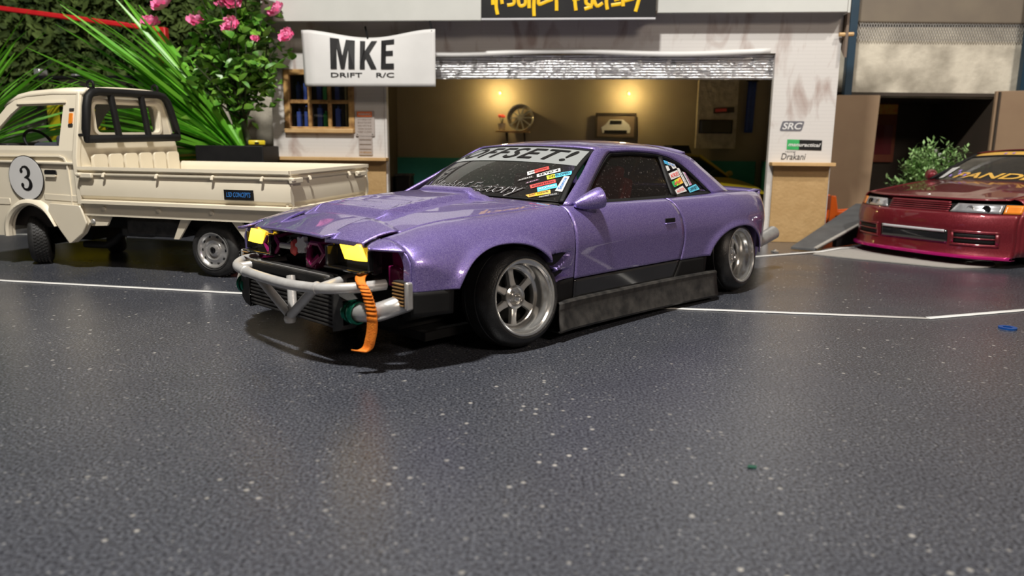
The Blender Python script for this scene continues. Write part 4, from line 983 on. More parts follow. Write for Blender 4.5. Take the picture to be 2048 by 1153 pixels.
def truck_wheel(c, n):
    mx = wheel_mx(c, n) @ Matrix.Diagonal((1, 1, .84, 1)); b = MB()
    b.lathe([(.155, -.012), (.165, .004), (.180, .008), (.205, .006), (.225, -.012), (.236, -.030), (.240, -.045), (.241, -.16), (.236, -.18), (.215, -.20), (.17, -.205), (.155, -.19)], 48, 0, mx)
    b.lathe([(.170, .006), (.174, .014), (.178, .008)], 48, 0, mx)
    w = b.build('wheel', M['rubber2'], TR0)
    b = MB()
    n_ = 48
    for row in range(4):
        for i in range(n_):
            a = 2 * pi * (i + .5 * (row % 2)) / n_; q = mx @ Matrix.Rotation(a, 4, 'Z'); h0 = -.055 - .033 * row
            b.add([q @ Vector(p) for p in ((.240, -.009, h0 - .022 + .006), (.240, .006, h0 - .022 - .006), (.240, .009, h0 - .006), (.240, -.006, h0 + .006), (.248, -.009, h0 - .018), (.248, .005, h0 - .026), (.248, .009, h0 - .008), (.248, -.005, h0 + .002))], [(4, 5, 6, 7), (0, 1, 5, 4), (1, 2, 6, 5), (2, 3, 7, 6), (3, 0, 4, 7)])
    o = b.build('tread_blocks', M['rubber2'], w, smooth=0); o['kind'] = 'stuff'
    b = MB()
    b.lathe([(.162, -.004), (.158, .008), (.148, .006), (.142, -.012), (.128, -.024), (.118, -.022), (.098, -.012), (.088, -.010), (.080, -.018), (.066, -.026), (.052, -.024), (.048, -.008), (.036, .002), (.030, .004), (.026, -.012), (0, -.014)], 40, 0, mx)
    rim = b.build('rim', M['chrome_soft'], w)
    for i in range(10):
        a = 2 * pi * i / 10; b = MB(); q = mx @ Matrix.Rotation(a, 4, 'Z') @ Matrix.Translation((.118, 0, 0)); b.disc(.0125, -.0195, 10, 0, q); b.lathe([(.0125, -.0195), (.0135, -.021)], 10, 0, q); b.build('rim_hole', M['gloss_black'], w)
    b = MB(); b.lathe([(.026, -.012), (.024, .006), (.014, .008), (.012, -.004), (0, -.005)], 6, 0, mx); b.build('hub_nut', M['gloss_black'], w)
    return w
truck_wheel((.02, .0, .243), (0, 1, 0)); truck_wheel((.02, -1.12, .243), (0, -1, 0))
sa = radians(47)
truck_wheel((2.20, -.07, .243), (sin(sa), cos(sa), 0)); truck_wheel((2.02, -1.03, .243), (-sin(sa), -cos(sa), 0))

# ================================================================== model garage (x along the front, y into the building)
G = thing('model_garage', 'white brick card model garage with shutter, wooden ledges and long white roof sign', 'building', (3.28835, 9.60032, 0), radians(-5))
gp = lambda v: (lambda a, c, d: (a, v + d, c))
front = [(-6.55, 0), (-5.02, 0), (-5.02, 2.36), (-.005, 2.36), (-.005, 0), (.745, 0), (.745, 2.95), (-6.55, 2.95)]
wh = [(-6.36, 1.36), (-5.44, 1.36), (-5.44, 2.14), (-6.36, 2.14)]
b = MB(); b.poly([front, wh[::-1]], gp(0), .08); b.build('front_wall', M['brickcard'], G, smooth=0)
b = MB(); b.box((-6.51, 1.6, 1.47), (.08, 3.1, 2.95)); b.build('side_wall', M['brickcard'], G)
b = MB(); b.box((.70, 1.6, 1.47), (.08, 3.1, 2.95)); b.build('side_wall', M['brickcard'], G)
b = MB(); b.box((-2.9, 3.1, 1.47), (7.3, .08, 2.95)); b.build('rear_wall', M['tan'], G)
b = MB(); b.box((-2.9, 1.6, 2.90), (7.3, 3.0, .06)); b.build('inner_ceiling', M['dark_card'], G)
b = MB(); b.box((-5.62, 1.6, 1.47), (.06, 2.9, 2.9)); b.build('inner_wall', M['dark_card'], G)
b = MB(); b.box((-2.65, 3.035, .50), (6.3, .05, .99)); b.build('wainscot', M['teal'], G)
b = MB(); b.box((.63, 1.6, .50), (.04, 2.9, .99)); b.build('wainscot', M['teal'], G)
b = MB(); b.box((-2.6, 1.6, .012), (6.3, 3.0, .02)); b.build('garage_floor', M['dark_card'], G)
# wooden ledges and plinths, planks cut and laid separately
for x0, x1 in ((-6.53, -4.98), (-.01, .75)):
    b = MB(); b.box(((x0 + x1) / 2, -.075, 1.0), (x1 - x0 + .02, .17, .045)); b.build('ledge', M['wood'], G, bevel=.006)
    b = MB(); b.box(((x0 + x1) / 2 + .01, -.018, .488), (x1 - x0 - .07, .03, .975)); b.build('plywood_plinth', M['ply'], G, bevel=.004)
for x_ in (-.020, -5.00):
    b = MB(); b.box((x_, .04, 1.18), (.03, .09, 2.36)); b.build('opening_jamb', M['brickcard'], G)
# shutter: rolled-up foil curtain, one ribbed slat after another
SH = MB(); SH.box((-2.51, .10, 2.20), (5.0, .02, .30)); SHO = SH.build('shutter', M['foil'], G)
for k in range(9):
    zc = 2.072 + .0335 * k
    for half in range(2):
        x0, x1 = (-5.0, -2.6) if half == 0 else (-2.6, -.02)
        b = MB(); b.grid([[(x, .085 - .012 * sin(pi * t) - (.004 if half else 0) + .003 * sin(x * 7 + k), zc - .015 + .03 * t) for t in lin(0, 1, 5)] for x in lin(x0, x1, 24)]); b.build('shutter_slat', M['foil'], SHO)
b = MB(); b.grid([[(x, -.006 - .004 * sin(x * 5), z + .02 * sin(x * 2.2 + 1.2)) for z in (2.335, 2.40)] for x in lin(-4.9, -.1, 40)]); b.build('header_tape', M['white_print'], G, solid=.006)
# roof sign boards
V = -.335
SG_ = MB(); SG_.box((-5.085, V, 3.305), (2.80, .06, 1.20)); SGN = SG_.build('sign_board', M['white'], G, bevel=.006)
b = MB(); b.box((-.43, -.20, 3.415), (2.28, .06, 1.22)); b.build('sign_board', M['white'], G, bevel=.006)
b = MB(); b.box((.735, -.10, 3.415), (.03, .20, 1.22)); b.build('sign_return', M['white'], G)
b = MB(); b.box((-2.625, V + .01, 3.34), (2.12, .05, 1.20)); b.build('black_sign_panel', M['black_print'], G)
b = MB(); b.box((-2.625, V + .02, 2.728), (2.12, .06, .028)); b.build('sign_lip', M['grey_print'], G)
b = MB(); b.box((-4.0, -.16, 2.80), (4.9, .28, .04)); b.build('sign_shelf', M['brown'], G)
b = MB(); b.tube([(.69, -.06, 2.57), (.86, -.06, 2.575)], .025, 8); b.build('dowel', M['wood'], G)
b = MB(); b.poly([[(-.12, 2.30), (.03, 2.42), (.05, 2.95), (-.12, 3.0)]], lambda a, c, d: (.76 + d, -a - .05 if False else a + .03, c), .03); b.build('end_bracket', M['brown'], G)
# brush lettering on the black panel
XS = lambda px: -3.685 + (px - 962) * (2.12 / 348)
ZS = lambda py: 2.945 - py * .00586
def brush(pts, r=.021):
    P = [(XS(960 + a / 5.69), V - .022, ZS(c / 5.69)) for a, c in pts]
    b = MB(); b.tube(spline(P, 4), r, 8); b.v = [(x, V - .018 + (y - V + .022) * .25, z) for x, y, z in b.v]
    return b
words = [[(145, -120), (142, -40), (145, 55)], [(150, -110), (175, -60), (190, -110)], [(190, -120), (182, 60), (200, 165)], [(262, -120), (245, -30), (252, 45)], [(345, -120), (300, -90), (330, -40), (385, -10), (380, 45), (310, 60)], [(520, -100), (450, -110), (435, -10), (455, 65), (510, 55), (520, 0)],
 [(570, -120), (560, 0), (562, 95)], [(555, -30), (630, -40)], [(625, -120), (615, 50), (620, 185)], [(680, -120), (670, -20), (675, 50), (760, 20), (830, -5)], [(675, -30), (790, -60)], [(790, -120), (860, -110)], [(850, -110), (870, 0), (875, 125)], [(860, -30), (915, -40)],
 [(1085, -120), (1080, 0), (1095, 125)], [(1050, 0), (1130, -10)], [(1090, -100), (1160, -120)], [(1200, 10), (1230, -110), (1275, -60), (1270, 65), (1210, 45), (1205, 0)], [(1190, 108), (1280, 80)], [(1390, -100), (1320, -110), (1295, -10), (1330, 75), (1395, 40)], [(1450, -120), (1435, 20), (1450, 115)], [(1400, -90), (1500, -110)],
 [(1520, 10), (1580, -5)], [(1490, 68), (1600, 50)], [(1530, -110), (1610, -60), (1560, 0)], [(1625, 80), (1620, -60), (1660, -120), (1690, -50), (1640, 0)], [(1640, 20), (1740, -5)], [(1745, -120), (1775, -40)], [(1830, -120), (1790, 40), (1765, 140)]]
b = MB()
for w_ in words:
    q = brush(w_); b.add(q.v, q.f)
o = b.build('brush_lettering', M['yellow_print'], G); o['kind'] = 'stuff'
# window of burnt wood bars with a dark room behind
b = MB(); b.poly([[(-6.38, 1.34), (-5.42, 1.34), (-5.42, 2.16), (-6.38, 2.16)], [(-6.30, 1.42), (-6.30, 2.09), (-5.50, 2.09), (-5.50, 1.42)]], gp(-.02), .07); WF = b.build('window_frame', M['dark_wood'], G, bevel=.01)
for y0, y1 in (((-6.03, 1.42), (-6.03, 2.09)), ((-5.76, 1.42), (-5.76, 2.09)), ((-6.30, 1.745), (-5.50, 1.745))):
    b = MB(); b.bar((y0[0], .012, y0[1]), (y1[0], .012, y1[1]), .045, .05); b.build('glazing_bar', M['dark_wood'], WF, bevel=.008)
b = MB(); b.box((-5.9, -.03, 1.365), (.94, .07, .06)); b.build('window_sill', M['wood'], WF, bevel=.01)
b = MB(); b.grid([[(x, .045, z) for x in (-6.31, -5.49)] for z in (1.40, 2.10)]); b.build('window_pane', M['glass_truck'], WF)
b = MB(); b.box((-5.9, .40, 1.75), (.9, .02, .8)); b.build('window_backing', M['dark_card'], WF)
for k, (x_, w_, h_, mt) in enumerate(((-6.22, .05, .20, 'navy'), (-6.12, .04, .24, 'navy'), (-5.93, .06, .25, 'navy'), (-5.85, .05, .17, 'green_print'), (-5.68, .06, .24, 'navy'), (-5.60, .05, .21, 'black'))):
    for zb in (1.42, 1.77):
        b = MB(); b.box((x_, .12, zb + h_ / 2), (w_, .06, h_)); b.lathe([(w_ * .3, 0), (w_ * .3, .04), (0, .04)], 8, 0, Matrix.Translation((x_, .12, zb + h_))); t_ = b.build('window_bottle', M[mt], G)
# plaques
b = MB(); b.poly([rrect(-5.412, -5.150, 1.302, 1.632, .015)], gp(-.022), .02); PQ = b.build('warning_plaque', M['plaque'], G, bevel=.005)
b = MB(); b.box((-5.281, -.026, 1.585), (.20, .008, .065)); b.build('plaque_header', M['plaque_orange'], PQ)
b = MB(); add_text(b, 'WARNING', lambda a, c: (a, -.031, c), -5.365, -5.197, 1.568, 1.602, bold=.01); b.build('plaque_title', M['white_print'], PQ, smooth=0); b = MB()
for k in range(5): add_text(b, ('AUTHORISED STAFF', 'BEYOND THIS DOOR', 'HARD HATS TO BE', 'WORN ON SITE', 'KEEP CLEAR')[k], lambda a, c: (a, -.024, c), -5.375, -5.19, 1.505 - .04 * k, 1.527 - .04 * k)
o = b.build('plaque_lettering', M['brown'], PQ, smooth=0); o['kind'] = 'stuff'
for k, x_ in enumerate((-5.385, -5.177)):
    b = MB(); b.lathe([(.011, 0), (.009, .008), (0, .009)], 10, 0, wheel_mx((x_, -.022, 1.33), (0, -1, 0))); b.build('plaque_screw', M['steel'], PQ)
b = MB(); b.poly([rrect(-5.372, -5.186, 1.055, 1.298, .012)], gp(-.020), .018); PQ2 = b.build('grey_plaque', M['plaque'], G, bevel=.005)
for k in range(3):
    b = MB(); b.box((-5.279, -.021, 1.255 - .062 * k), (.16, .006, .010)); b.build('plaque_rule', M['brown'], PQ2)
b = MB(); add_text(b, 'NO SMOKING', lambda a, c: (a, -.022, c), -5.36, -5.20, 1.075, 1.10, bold=.03); b.build('plaque_lettering', M['dark_wood'], PQ2, smooth=0)
# decals on the right pier
def skew(a, c, y=-.004): return (a + (c - 1.47) * .25, y, c)
b = MB(); b.poly([[skew(x, z)[::2] for x, z in rrect(.095, .365, 1.412, 1.535, .02)]], gp(-.004), .004, 0); 
add_text(b, 'SRC', lambda a, c: skew(a, c, -.009), .118, .345, 1.432, 1.516, 2, bold=.02)
b.build('initials_decal', [M['decal_grey'], M['black_print'], M['white_print']], G, smooth=0)
b = MB(); b.grid([[(x, -.005, z - .02 * (x - .19)) for z in (1.182, 1.308)] for x in (.185, .335)], 0); b.grid([[(x, -.005, z - .02 * (x - .19)) for z in (1.182, 1.308)] for x in (.335, .615)], 1)
add_text(b, 'manuractical', lambda a, c: (a, -.009, c - .02 * (a - .19)), .20, .60, 1.225, 1.27, 2, bold=.02, shear=.3)
b.build('green_decal', [M['green_print'], M['black_print'], M['white_print']], G, smooth=0)
b = MB(); add_text(b, 'Drakani', lambda a, c: (a, -.004, c), .125, .43, 1.055, 1.135, shear=.2); add_text(b, 'racing', lambda a, c: (a, -.004, c), .17, .30, 1.142, 1.165, shear=.2); b.build('hand_signature', M['black_print'], G, smooth=0)

# hanging banner
def ban(s, t):      # s 0..1 left to right, t 0..1 bottom to top
    x = -5.98 + (1.725) * s - .02 * (1 - t) * (1 - s) + .04 * (1 - s) * (1 - t)
    v = -.385 + .12 * sin(pi * s) ** 1.5 * (.15 + .85 * t ** 2) + .05 * max(0, .07 - s) / .07
    return Vector((x, v - .0, 1.912 + .69 * t - .085 * sin(pi * s) ** 2 * t ** 3 + .035 * sin(2 * pi * min(s, 1 - s)) * 0))
b = MB(); b.grid([[G.matrix_world @ ban(s, t) if False else ban(s, t) for t in lin(0, 1, 16)] for s in lin(0, 1, 40)])
BN = b.build('hanging_banner', M['white_print'], None, solid=.008)
BN.location = G.location; BN.rotation_euler = G.rotation_euler
tag(BN, 'white cloth banner lettered MKE hanging from the garage sign over the small window', 'banner')
bf = lambda a, c: ban((a + 5.98) / 1.725, (c - 1.912) / .69) + Vector((0, -.012, 0))
LET = {'M': [(0, 0), (0, 1), (.36, 1), (.50, .42), (.64, 1), (1, 1), (1, 0), (.74, 0), (.74, .68), (.58, 0), (.42, 0), (.26, .68), (.26, 0)],
 'K': [(0, 0), (0, 1), (.30, 1), (.30, .60), (.66, 1), (1, 1), (.56, .52), (1, 0), (.66, 0), (.36, .34), (.30, .27), (.30, 0)],
 'E': [(0, 0), (0, 1), (1, 1), (1, .83), (.38, .83), (.38, .59), (.92, .59), (.92, .43), (.38, .43), (.38, .17), (1, .17), (1, 0)]}
for ch, x0, x1 in (('M', -5.61, -5.30), ('K', -5.235, -5.015), ('E', -4.96, -4.79)):
    b = MB(); b.poly([[(x0 + (x1 - x0) * p, 2.130 + .405 * q) for p, q in LET[ch]]], lambda a, c, d: bf(a, c) + Vector((0, -.003 - d, 0)), .002)
    b.build('large_letter', M['black_print'], BN, smooth=0)
b = MB(); add_text(b, 'DRIFT    R/C', bf, -5.61, -4.79, 2.025, 2.082, bold=.012); o = b.build('small_lettering', M['black_print'], BN, smooth=0)
for s_ in (.48, .97):
    p = ban(s_, .96); b = MB(); b.tube([p + Vector((.01, .005, 0)), p + Vector((-.03, .04, .16))], .014, 6); b.build('hanging_cord', M['black_print'], BN)

# things inside the garage
def inside(name, label, cat, u, v, z, group=None):
    a = radians(-5); return thing(name, label, cat, (3.28835 + u * cos(a) - v * sin(a), 9.60032 + u * sin(a) + v * cos(a), z), a, group)
for u_, lab in ((-3.80, 'small warm wall lamp glowing above the shelf with the display wheel'), (-1.64, 'small warm wall lamp glowing above the framed car picture')):
    L_ = inside('wall_lamp', lab, 'lamp', u_, 2.97, 2.08, 'warm wall lamps in the garage')
    b = MB(); b.lathe([(0, -.03), (.02, -.026), (.028, 0), (.02, .024), (0, .028)], 16); b.build('bulb', M['bulb'], L_)
    b = MB(); b.box((0, .042, .02), (.05, .035, .05)); b.build('lamp_base', M['tan'], L_, bevel=.01)
    l = bpy.data.lights.new('lamp_glow', 'POINT'); l.energy = 16; l.color = (1, .74, .30); l.shadow_soft_size = .05
    lo_ = bpy.data.objects.new('lamp_glow', l); COL.objects.link(lo_); lo_.parent = L_; lo_.location = (0, -.22, -.02)
SHF = inside('wall_shelf', 'small wooden shelf on the garage back wall under the display wheel', 'shelf', -3.52, 2.86, 1.44)
b = MB(); b.box((-.04, 0, 0), (.56, .26, .03)); b.build('shelf_board', M['wood'], SHF, bevel=.004)
for x_ in (-.15, .15):
    b = MB(); b.add([(x_ - .01, .13, -.015), (x_ - .01, -.08, -.015), (x_ - .01, .13, -.16), (x_ + .01, .13, -.015), (x_ + .01, -.08, -.015), (x_ + .01, .13, -.16)], [(0, 1, 2), (5, 4, 3), (0, 3, 4, 1), (1, 4, 5, 2), (2, 5, 3, 0)]); b.build('shelf_bracket', M['black'], SHF)
DWH = inside('display_wheel', 'spare multi-spoke wheel rim standing on the shelf inside the garage', 'wheel', -3.44, 2.84, 1.675)
mxd = wheel_mx((0, 0, 0), (-.1, -1, .15)); b = MB(); b.lathe([(.165, -.08), (.18, -.06), (.2, 0), (.215, .03), (.222, .032), (.222, .02), (.205, -.03), (.2, -.1), (.21, -.11)], 40, 0, mxd); b.build('rim', M['chrome_soft'], DWH)
for k in range(10):
    q = mxd @ Matrix.Rotation(2 * pi * k / 10, 4, 'Z'); b = MB(); b.box((.115, 0, -.02), (.18, .024, .03)); b.v = [tuple(q @ Vector(p)) for p in b.v]; b.build('spoke', M['chrome_soft'], DWH)
b = MB(); b.lathe([(.05, -.04), (.045, 0), (0, .005)], 20, 0, mxd); b.build('hub', M['chrome_soft'], DWH)
FP = inside('flower_pot', 'tiny pale flower pot with red flowers beside the display wheel', 'plant pot', -3.755, 2.86, 1.457)
b = MB(); b.lathe([(0, 0), (.05, 0), (.07, .12), (.06, .12), (.055, .10), (0, .10)], 16); b.build('pot', M['grey_print'], FP)
for k in range(5):
    a = 2 * pi * k / 5; b = MB(); c_ = Vector((.04 * cos(a), .04 * sin(a), .23 + .02 * (k % 2))); b.tube([(0, 0, .1), c_], .006, 5, 1); b.lathe([(0, -.02), (.03, 0), (.02, .02), (0, .01)], 8, 0, Matrix.Translation(c_)); b.build('flower', [M['red_print'], M['stem']], FP)
PIC = inside('framed_picture', 'framed picture of a silver car on the back wall of the garage', 'picture', -1.84, 3.02, 1.56)
b = MB(); b.poly([[(-.34, -.21), (.34, -.21), (.34, .21), (-.34, .21)], [(-.31, -.18), (-.31, .18), (.31, .18), (.31, -.18)]], gp(-.03), .03); b.build('frame', M['dark_card'], PIC)
b = MB(); b.box((0, -.008, 0), (.62, .008, .36)); b.build('print', M['brown'], PIC)
carp = [(-.22, -.12), (-.24, -.03), (-.17, .02), (-.10, .10), (.12, .10), (.22, .02), (.25, -.04), (.24, -.12)]
b = MB(); b.poly([carp], gp(-.016), .004); b.box((0, -.017, -.10), (.38, .004, .05), 1); b.box((0, -.018, .055), (.20, .004, .06), 1); b.build('printed_car', [M['grey_print'], M['black_print']], PIC)
b = MB(); b.box((-.20, 2.93, 1.75), (.64, .14, 1.1)); b.build('stone_panel', M['stone'], G)
SCR = inside('wall_screen', 'black flat screen hung on the rough stone panel in the garage', 'screen', -.22, 2.83, 1.55)
b = MB(); b.box((0, 0, 0), (.54, .04, .22)); b.build('bezel', M['black'], SCR, bevel=.006)
b = MB(); b.box((0, -.022, 0), (.50, .004, .19)); b.build('panel', M['gloss_black'], SCR)
RS = inside('wall_sign', 'small dark red sign above the black screen in the garage', 'sign', -.10, 2.845, 1.815)
b = MB(); b.box((0, 0, 0), (.33, .02, .09), 0, Matrix.Rotation(-.06, 3, 'Y')); b.build('board', M['dark_card'], RS); b = MB(); b.box((-.05, -.013, 0), (.18, .006, .05), 0, Matrix.Rotation(-.06, 3, 'Y')); b.build('stripe', M['red_print'], RS)
BB = inside('blue_pennant', 'tall narrow blue cloth hanging at the right end of the garage back wall', 'pennant', .35, 2.98, 1.86)
b = MB(); b.grid([[(x + .02 * z, .02 * sin(x * 40), z) for z in lin(-.40, .42, 8)] for x in lin(-.07, .07, 8)]); b.build('cloth', M['navy'], BB, solid=.006)
b = MB(); b.tube([(-.09, 0, .43), (.10, 0, .43)], .01, 6); b.build('rod', M['black'], BB)
BX = inside('equipment_box', 'low black box on the floor inside the garage at left', 'box', -5.29, 2.68, .026)
b = MB(); b.box((-.10, 0, .33), (.26, .3, .66)); b.build('body', M['black'], BX, bevel=.02); b = MB(); b.box((-.10, 0, .68), (.28, .32, .04)); b.build('lid', M['dust_black'], BX, bevel=.01)
TB_ = inside('tool_cabinet', 'red tool cabinet against the teal wall inside the garage', 'cabinet', -4.65, 2.78, .026)
b = MB(); b.box((0, 0, .38), (.36, .26, .72)); b.build('cabinet_body', M['wine'], TB_, bevel=.01)
for k in range(4):
    b = MB(); b.box((0, -.137, .12 + .17 * k), (.32, .02, .15)); d_ = b.build('drawer', M['wine'], TB_, bevel=.006); b = MB(); b.box((0, -.155, .155 + .17 * k), (.2, .015, .02)); b.build('drawer_handle', M['steel'], d_)
WB = inside('workbench', 'ochre topped workbench along the back wall of the garage', 'bench', -4.9, 2.15, .026)
b = MB(); b.box((0, 0, .36), (1.0, .34, .04)); b.build('bench_top', M['ochre'], WB, bevel=.006)
for x_ in (-.45, .45):
    for y_ in (-.13, .13): box('leg', (x_, y_, .17), (.05, .05, .34), M['dark_wood'], WB)

# ================================================================== wine red coupe at the right (x forward from front axle)
RC = thing('red_coupe', 'wine red model coupe with clear headlamps and gold windshield letters by the ramp', 'car', (5.22, 8.53, 0), radians(206))
rW = tab([(-3.6, .74), (-3.3, .84), (-2.6, .95), (-1.6, .90), (-.5, .90), (0, .95), (.5, .93), (.8, .90), (1.0, .88)])
rTop = tab([(-3.6, .80), (-3.2, .86), (-2.6, .87), (-1.6, .85), (-.6, .83), (-.3, .80), (.3, .725), (.7, .675), (.86, .645)])
def rfront(y, z):
    """front fascia surface: x for a given y, z"""
    prof_ = tab([(.05, .90), (.10, .95), (.14, .93), (.25, .915), (.40, .93), (.52, .905), (.56, .875), (.64, .835), (.68, .80)])
    return prof_(z) - .30 * (abs(y) / .93) ** 3.2
def fpatch(b, y0, y1, z0, z1, off, ny=14, nz=5, mat=0, y0t=None, y1t=None):
    y0t = y0 if y0t is None else y0t; y1t = y1 if y1t is None else y1t
    g = []
    for t in lin(0, 1, nz):
        z = z0 + (z1 - z0) * t; a = y0 + (y0t - y0) * t; c = y1 + (y1t - y1) * t
        g.append([(rfront(y, z) + off, y, z) for y in lin(a, c, ny)])
    b.grid(g, mat)
def rhull(b):
    g = []
    for x in lin(.55, -3.55, 44):
        w = rW(x); zt = rTop(x); row = []
        for z in (.12, .2, .35, .5, .6): row.append((x, w + .01 * sin(z * 5), min(z, zt - .1)))
        for a in lin(15, 90, 6): row.append((x, w - .10 + .10 * cos(radians(a)), zt - .07 + .07 * sin(radians(a))))
        g.append(row)
    b.grid(g)
for A_ in (1, -1):
    b = MB(); rhull(b); (b if A_ > 0 else b.mirror_y()).build('body_side', M['wine'], RC, solid=.014)
b = MB(); g = []
for s_ in lin(0, 1, 24):
    row = []
    for t in lin(-1, 1, 33):
        xf = rfront(t * .84, .648) - .004; x = xf + (-.52 - .08 * (1 - t * t) * 0 - xf) * s_; w = rW(min(.55, x)) - .10
        w = min(w, .82 + .0 * s_); zc = rTop(min(.86, x)); z = zc + .028 * (1 - t * t) + .012 * smooth01((.52 - abs(t)) / .12) * smooth01((.75 - x) / .2)
        row.append((x, t * w, z))
    g.append(row)
b.grid(g); RHD = b.build('hood', M['wine'], RC, solid=.012)
b = MB(); b.lathe([(0, .012), (.02, .01), (.026, 0)], 16, 0, Matrix.Translation((.70, 0, .705))); b.build('hood_badge', M['steel'], RHD)
b = MB(); fpatch(b, -.93, .93, .10, .545, 0, 60, 20); fp = b.build('front_bumper', M['wine'], RC, solid=.012)
for s_ in (1, -1):
    b = MB(); b.grid([[(rfront(s_ * .93, z) - .40 * t + .0, s_ * (.93 + .012 * t), z) for t in lin(0, 1, 6)] for z in lin(.12, .60, 8)]); b.build('bumper_corner', M['wine'], RC, solid=.012)
b = MB(); fpatch(b, -.92, .92, .53, .648, -.05, 50, 4); b.build('lamp_recess', M['black'], RC)
b = MB(); fpatch(b, -.345, .345, .633, .652, .004, 30, 3); b.build('grille_top_bar', M['wine'], RC, solid=.014)
for k in range(4):
    b = MB(); fpatch(b, -.355, .355, .549 + .0215 * k, .561 + .0215 * k, .002 - .002 * k, 30, 3); b.build('grille_slat', M['wine'], RC, solid=.014)
for s_ in (1, -1):
    b = MB(); q = sorted((s_ * .37, s_ * .80)); fpatch(b, q[0], q[1], .553, .640, .002, 14, 5, 0, (q[0] + .05) if s_ > 0 else q[0], q[1] if s_ > 0 else q[1] - .05); HL = b.build('headlamp', M['clear_lamp'], RC, solid=.012)
    b = MB(); c_ = (rfront(s_ * .68, .592) + .010, s_ * .68, .592); mxh = wheel_mx(c_, (1, s_ * .25, .1)); b.lathe([(.040, -.01), (.040, .006), (.032, .012), (.030, .004), (0, .010)], 20, 0, mxh); b.build('projector', M['gloss_black'], HL)
    b = MB(); c_ = (rfront(s_ * .555, .592) + .006, s_ * .545, .592); mxh = wheel_mx(c_, (1, s_ * .2, .1)); b.lathe([(.036, -.006), (.034, .008), (.020, .002), (0, .004)], 20, 0, mxh); b.build('reflector', M['chrome'], HL)
    b = MB(); q = sorted((s_ * .81, s_ * .93)); fpatch(b, q[0], q[1], .553, .640, .003, 8, 5); b.build('corner_lamp', M['amber'], RC, solid=.012)
    b = MB(); q = sorted((s_ * .46, s_ * .80)); fpatch(b, q[0], q[1], .235, .345, .007, 10, 4); b.build('side_intake', M['black'], RC, solid=.006)
    b = MB(); fpatch(b, q[0] - .03, q[1] + .03, .345, .37, .012, 10, 3); fpatch(b, q[0] - .03, q[1] + .03, .212, .235, .012, 10, 3); fpatch(b, q[0] - .03, q[0], .235, .345, .012, 3, 3); fpatch(b, q[1], q[1] + .03, .235, .345, .012, 3, 3); b.build('intake_frame', M['wine'], RC, solid=.014)
    b = MB(); fpatch(b, q[0], q[1], .285, .298, .014, 10, 3); b.build('intake_bar', M['wine'], RC, solid=.012)
b = MB(); fpatch(b, -.40, .40, .215, .36, .007, 24, 4); CI = b.build('centre_intake', M['gloss_black'], RC, solid=.006)
b = MB(); fpatch(b, -.37, .37, .335, .362, .014, 24, 3); b.build('intake_top_edge', M['grey_print'], CI, solid=.006)
b = MB(); g = []
for y in lin(-.93, .93, 50): g.append([(rfront(y, .10) + d, y, z) for d, z in ((-.05, .115), (.02, .118), (.045, .108), (.048, .092), (.03, .085), (-.05, .088))])
b.grid(g); b.build('front_lip', M['magenta_lip'], RC, solid=.006)
# cabin
def rgy(z): return .80 - (z - .84) * .60
ro = sp2([(-.42, .835), (-.75, 1.02), (-1.05, 1.165), (-1.3, 1.19), (-1.8, 1.19), (-2.2, 1.14), (-2.6, 1.0), (-2.95, .87)], 5)
ri = sp2([(-.62, .855), (-.88, 1.01), (-1.12, 1.125), (-1.32, 1.145), (-1.78, 1.145), (-2.1, 1.10), (-2.4, .98), (-2.55, .865)], 5)
for s_ in (1, -1):
    b = MB(); b.grid([[(a[0] + (c[0] - a[0]) * t, s_ * rgy(a[1] + (c[1] - a[1]) * t), a[1] + (c[1] - a[1]) * t) for t in lin(0, 1, 3)] for a, c in zip(ro, ri)]); b.build('pillars', M['black'], RC, solid=.02)
    b = MB(); b.grid([[(p[0], s_ * (rgy(z) - .012), z) for z in lin(.85, p[1], 6)] for p in ri]); b.build('side_window', M['glass_dark'], RC)
b = MB(); b.grid([[(x, t * rgy(1.17), 1.165 + .05 * (1 - t * t) - .03 * abs((x + 1.5) / .8) ** 3) for t in lin(-1, 1, 16)] for x in lin(-1.0, -2.2, 12)]); b.build('roof', M['wine'], RC, solid=.015)
def rws(s, t, off=0.): 
    p = Vector((-.30 - .18 * s * s, .76 * s, .845 - .02 * s * s)).lerp(Vector((-1.0 - .07 * s * s, .60 * s, 1.19 - .03 * s * s)), t); return p + Vector((.45, 0, .9)) * (.03 * sin(pi * t) + off)
b = MB(); b.grid([[rws(s, t) for t in lin(0, 1, 12)] for s in lin(-1, 1, 30)]); RWS = b.build('windshield', M['glass_ws'], RC)
b = MB(); b.grid([[rws(s, t, .004) for t in (.80, .88, .97)] for s in lin(-.93, .93, 30)]); b.build('sun_strip', M['gold_print'], RWS)
b = MB()
for s0, s1, t0, t1 in ((-1, 1, .97, 1.03), (-1.0, -.94, 0, 1), (.94, 1, 0, 1), (-.97, .97, .775, .80)): b.grid([[rws(s, t, .006) for t in lin(t0, t1, 8)] for s in lin(s0, s1, 24)])
b.build('windshield_trim', M['black'], RWS, solid=.01)
b = MB(); add_text(b, 'PANDEM', lambda a, c: rws(a, c, .008), -.66, .98, .05, .20, bold=.02, shear=.35); b.build('gold_lettering', M['gold_print'], RWS, smooth=0)
b = MB()
sticker(RWS, [(-.94, .34), (-.80, .38), (-.86, .05), (-.98, .02)], lambda a, c, o: rws(a, c, o + .004), ('white_print',), 'drift', 'grey_print', tall=True, lab='upright white sticker')
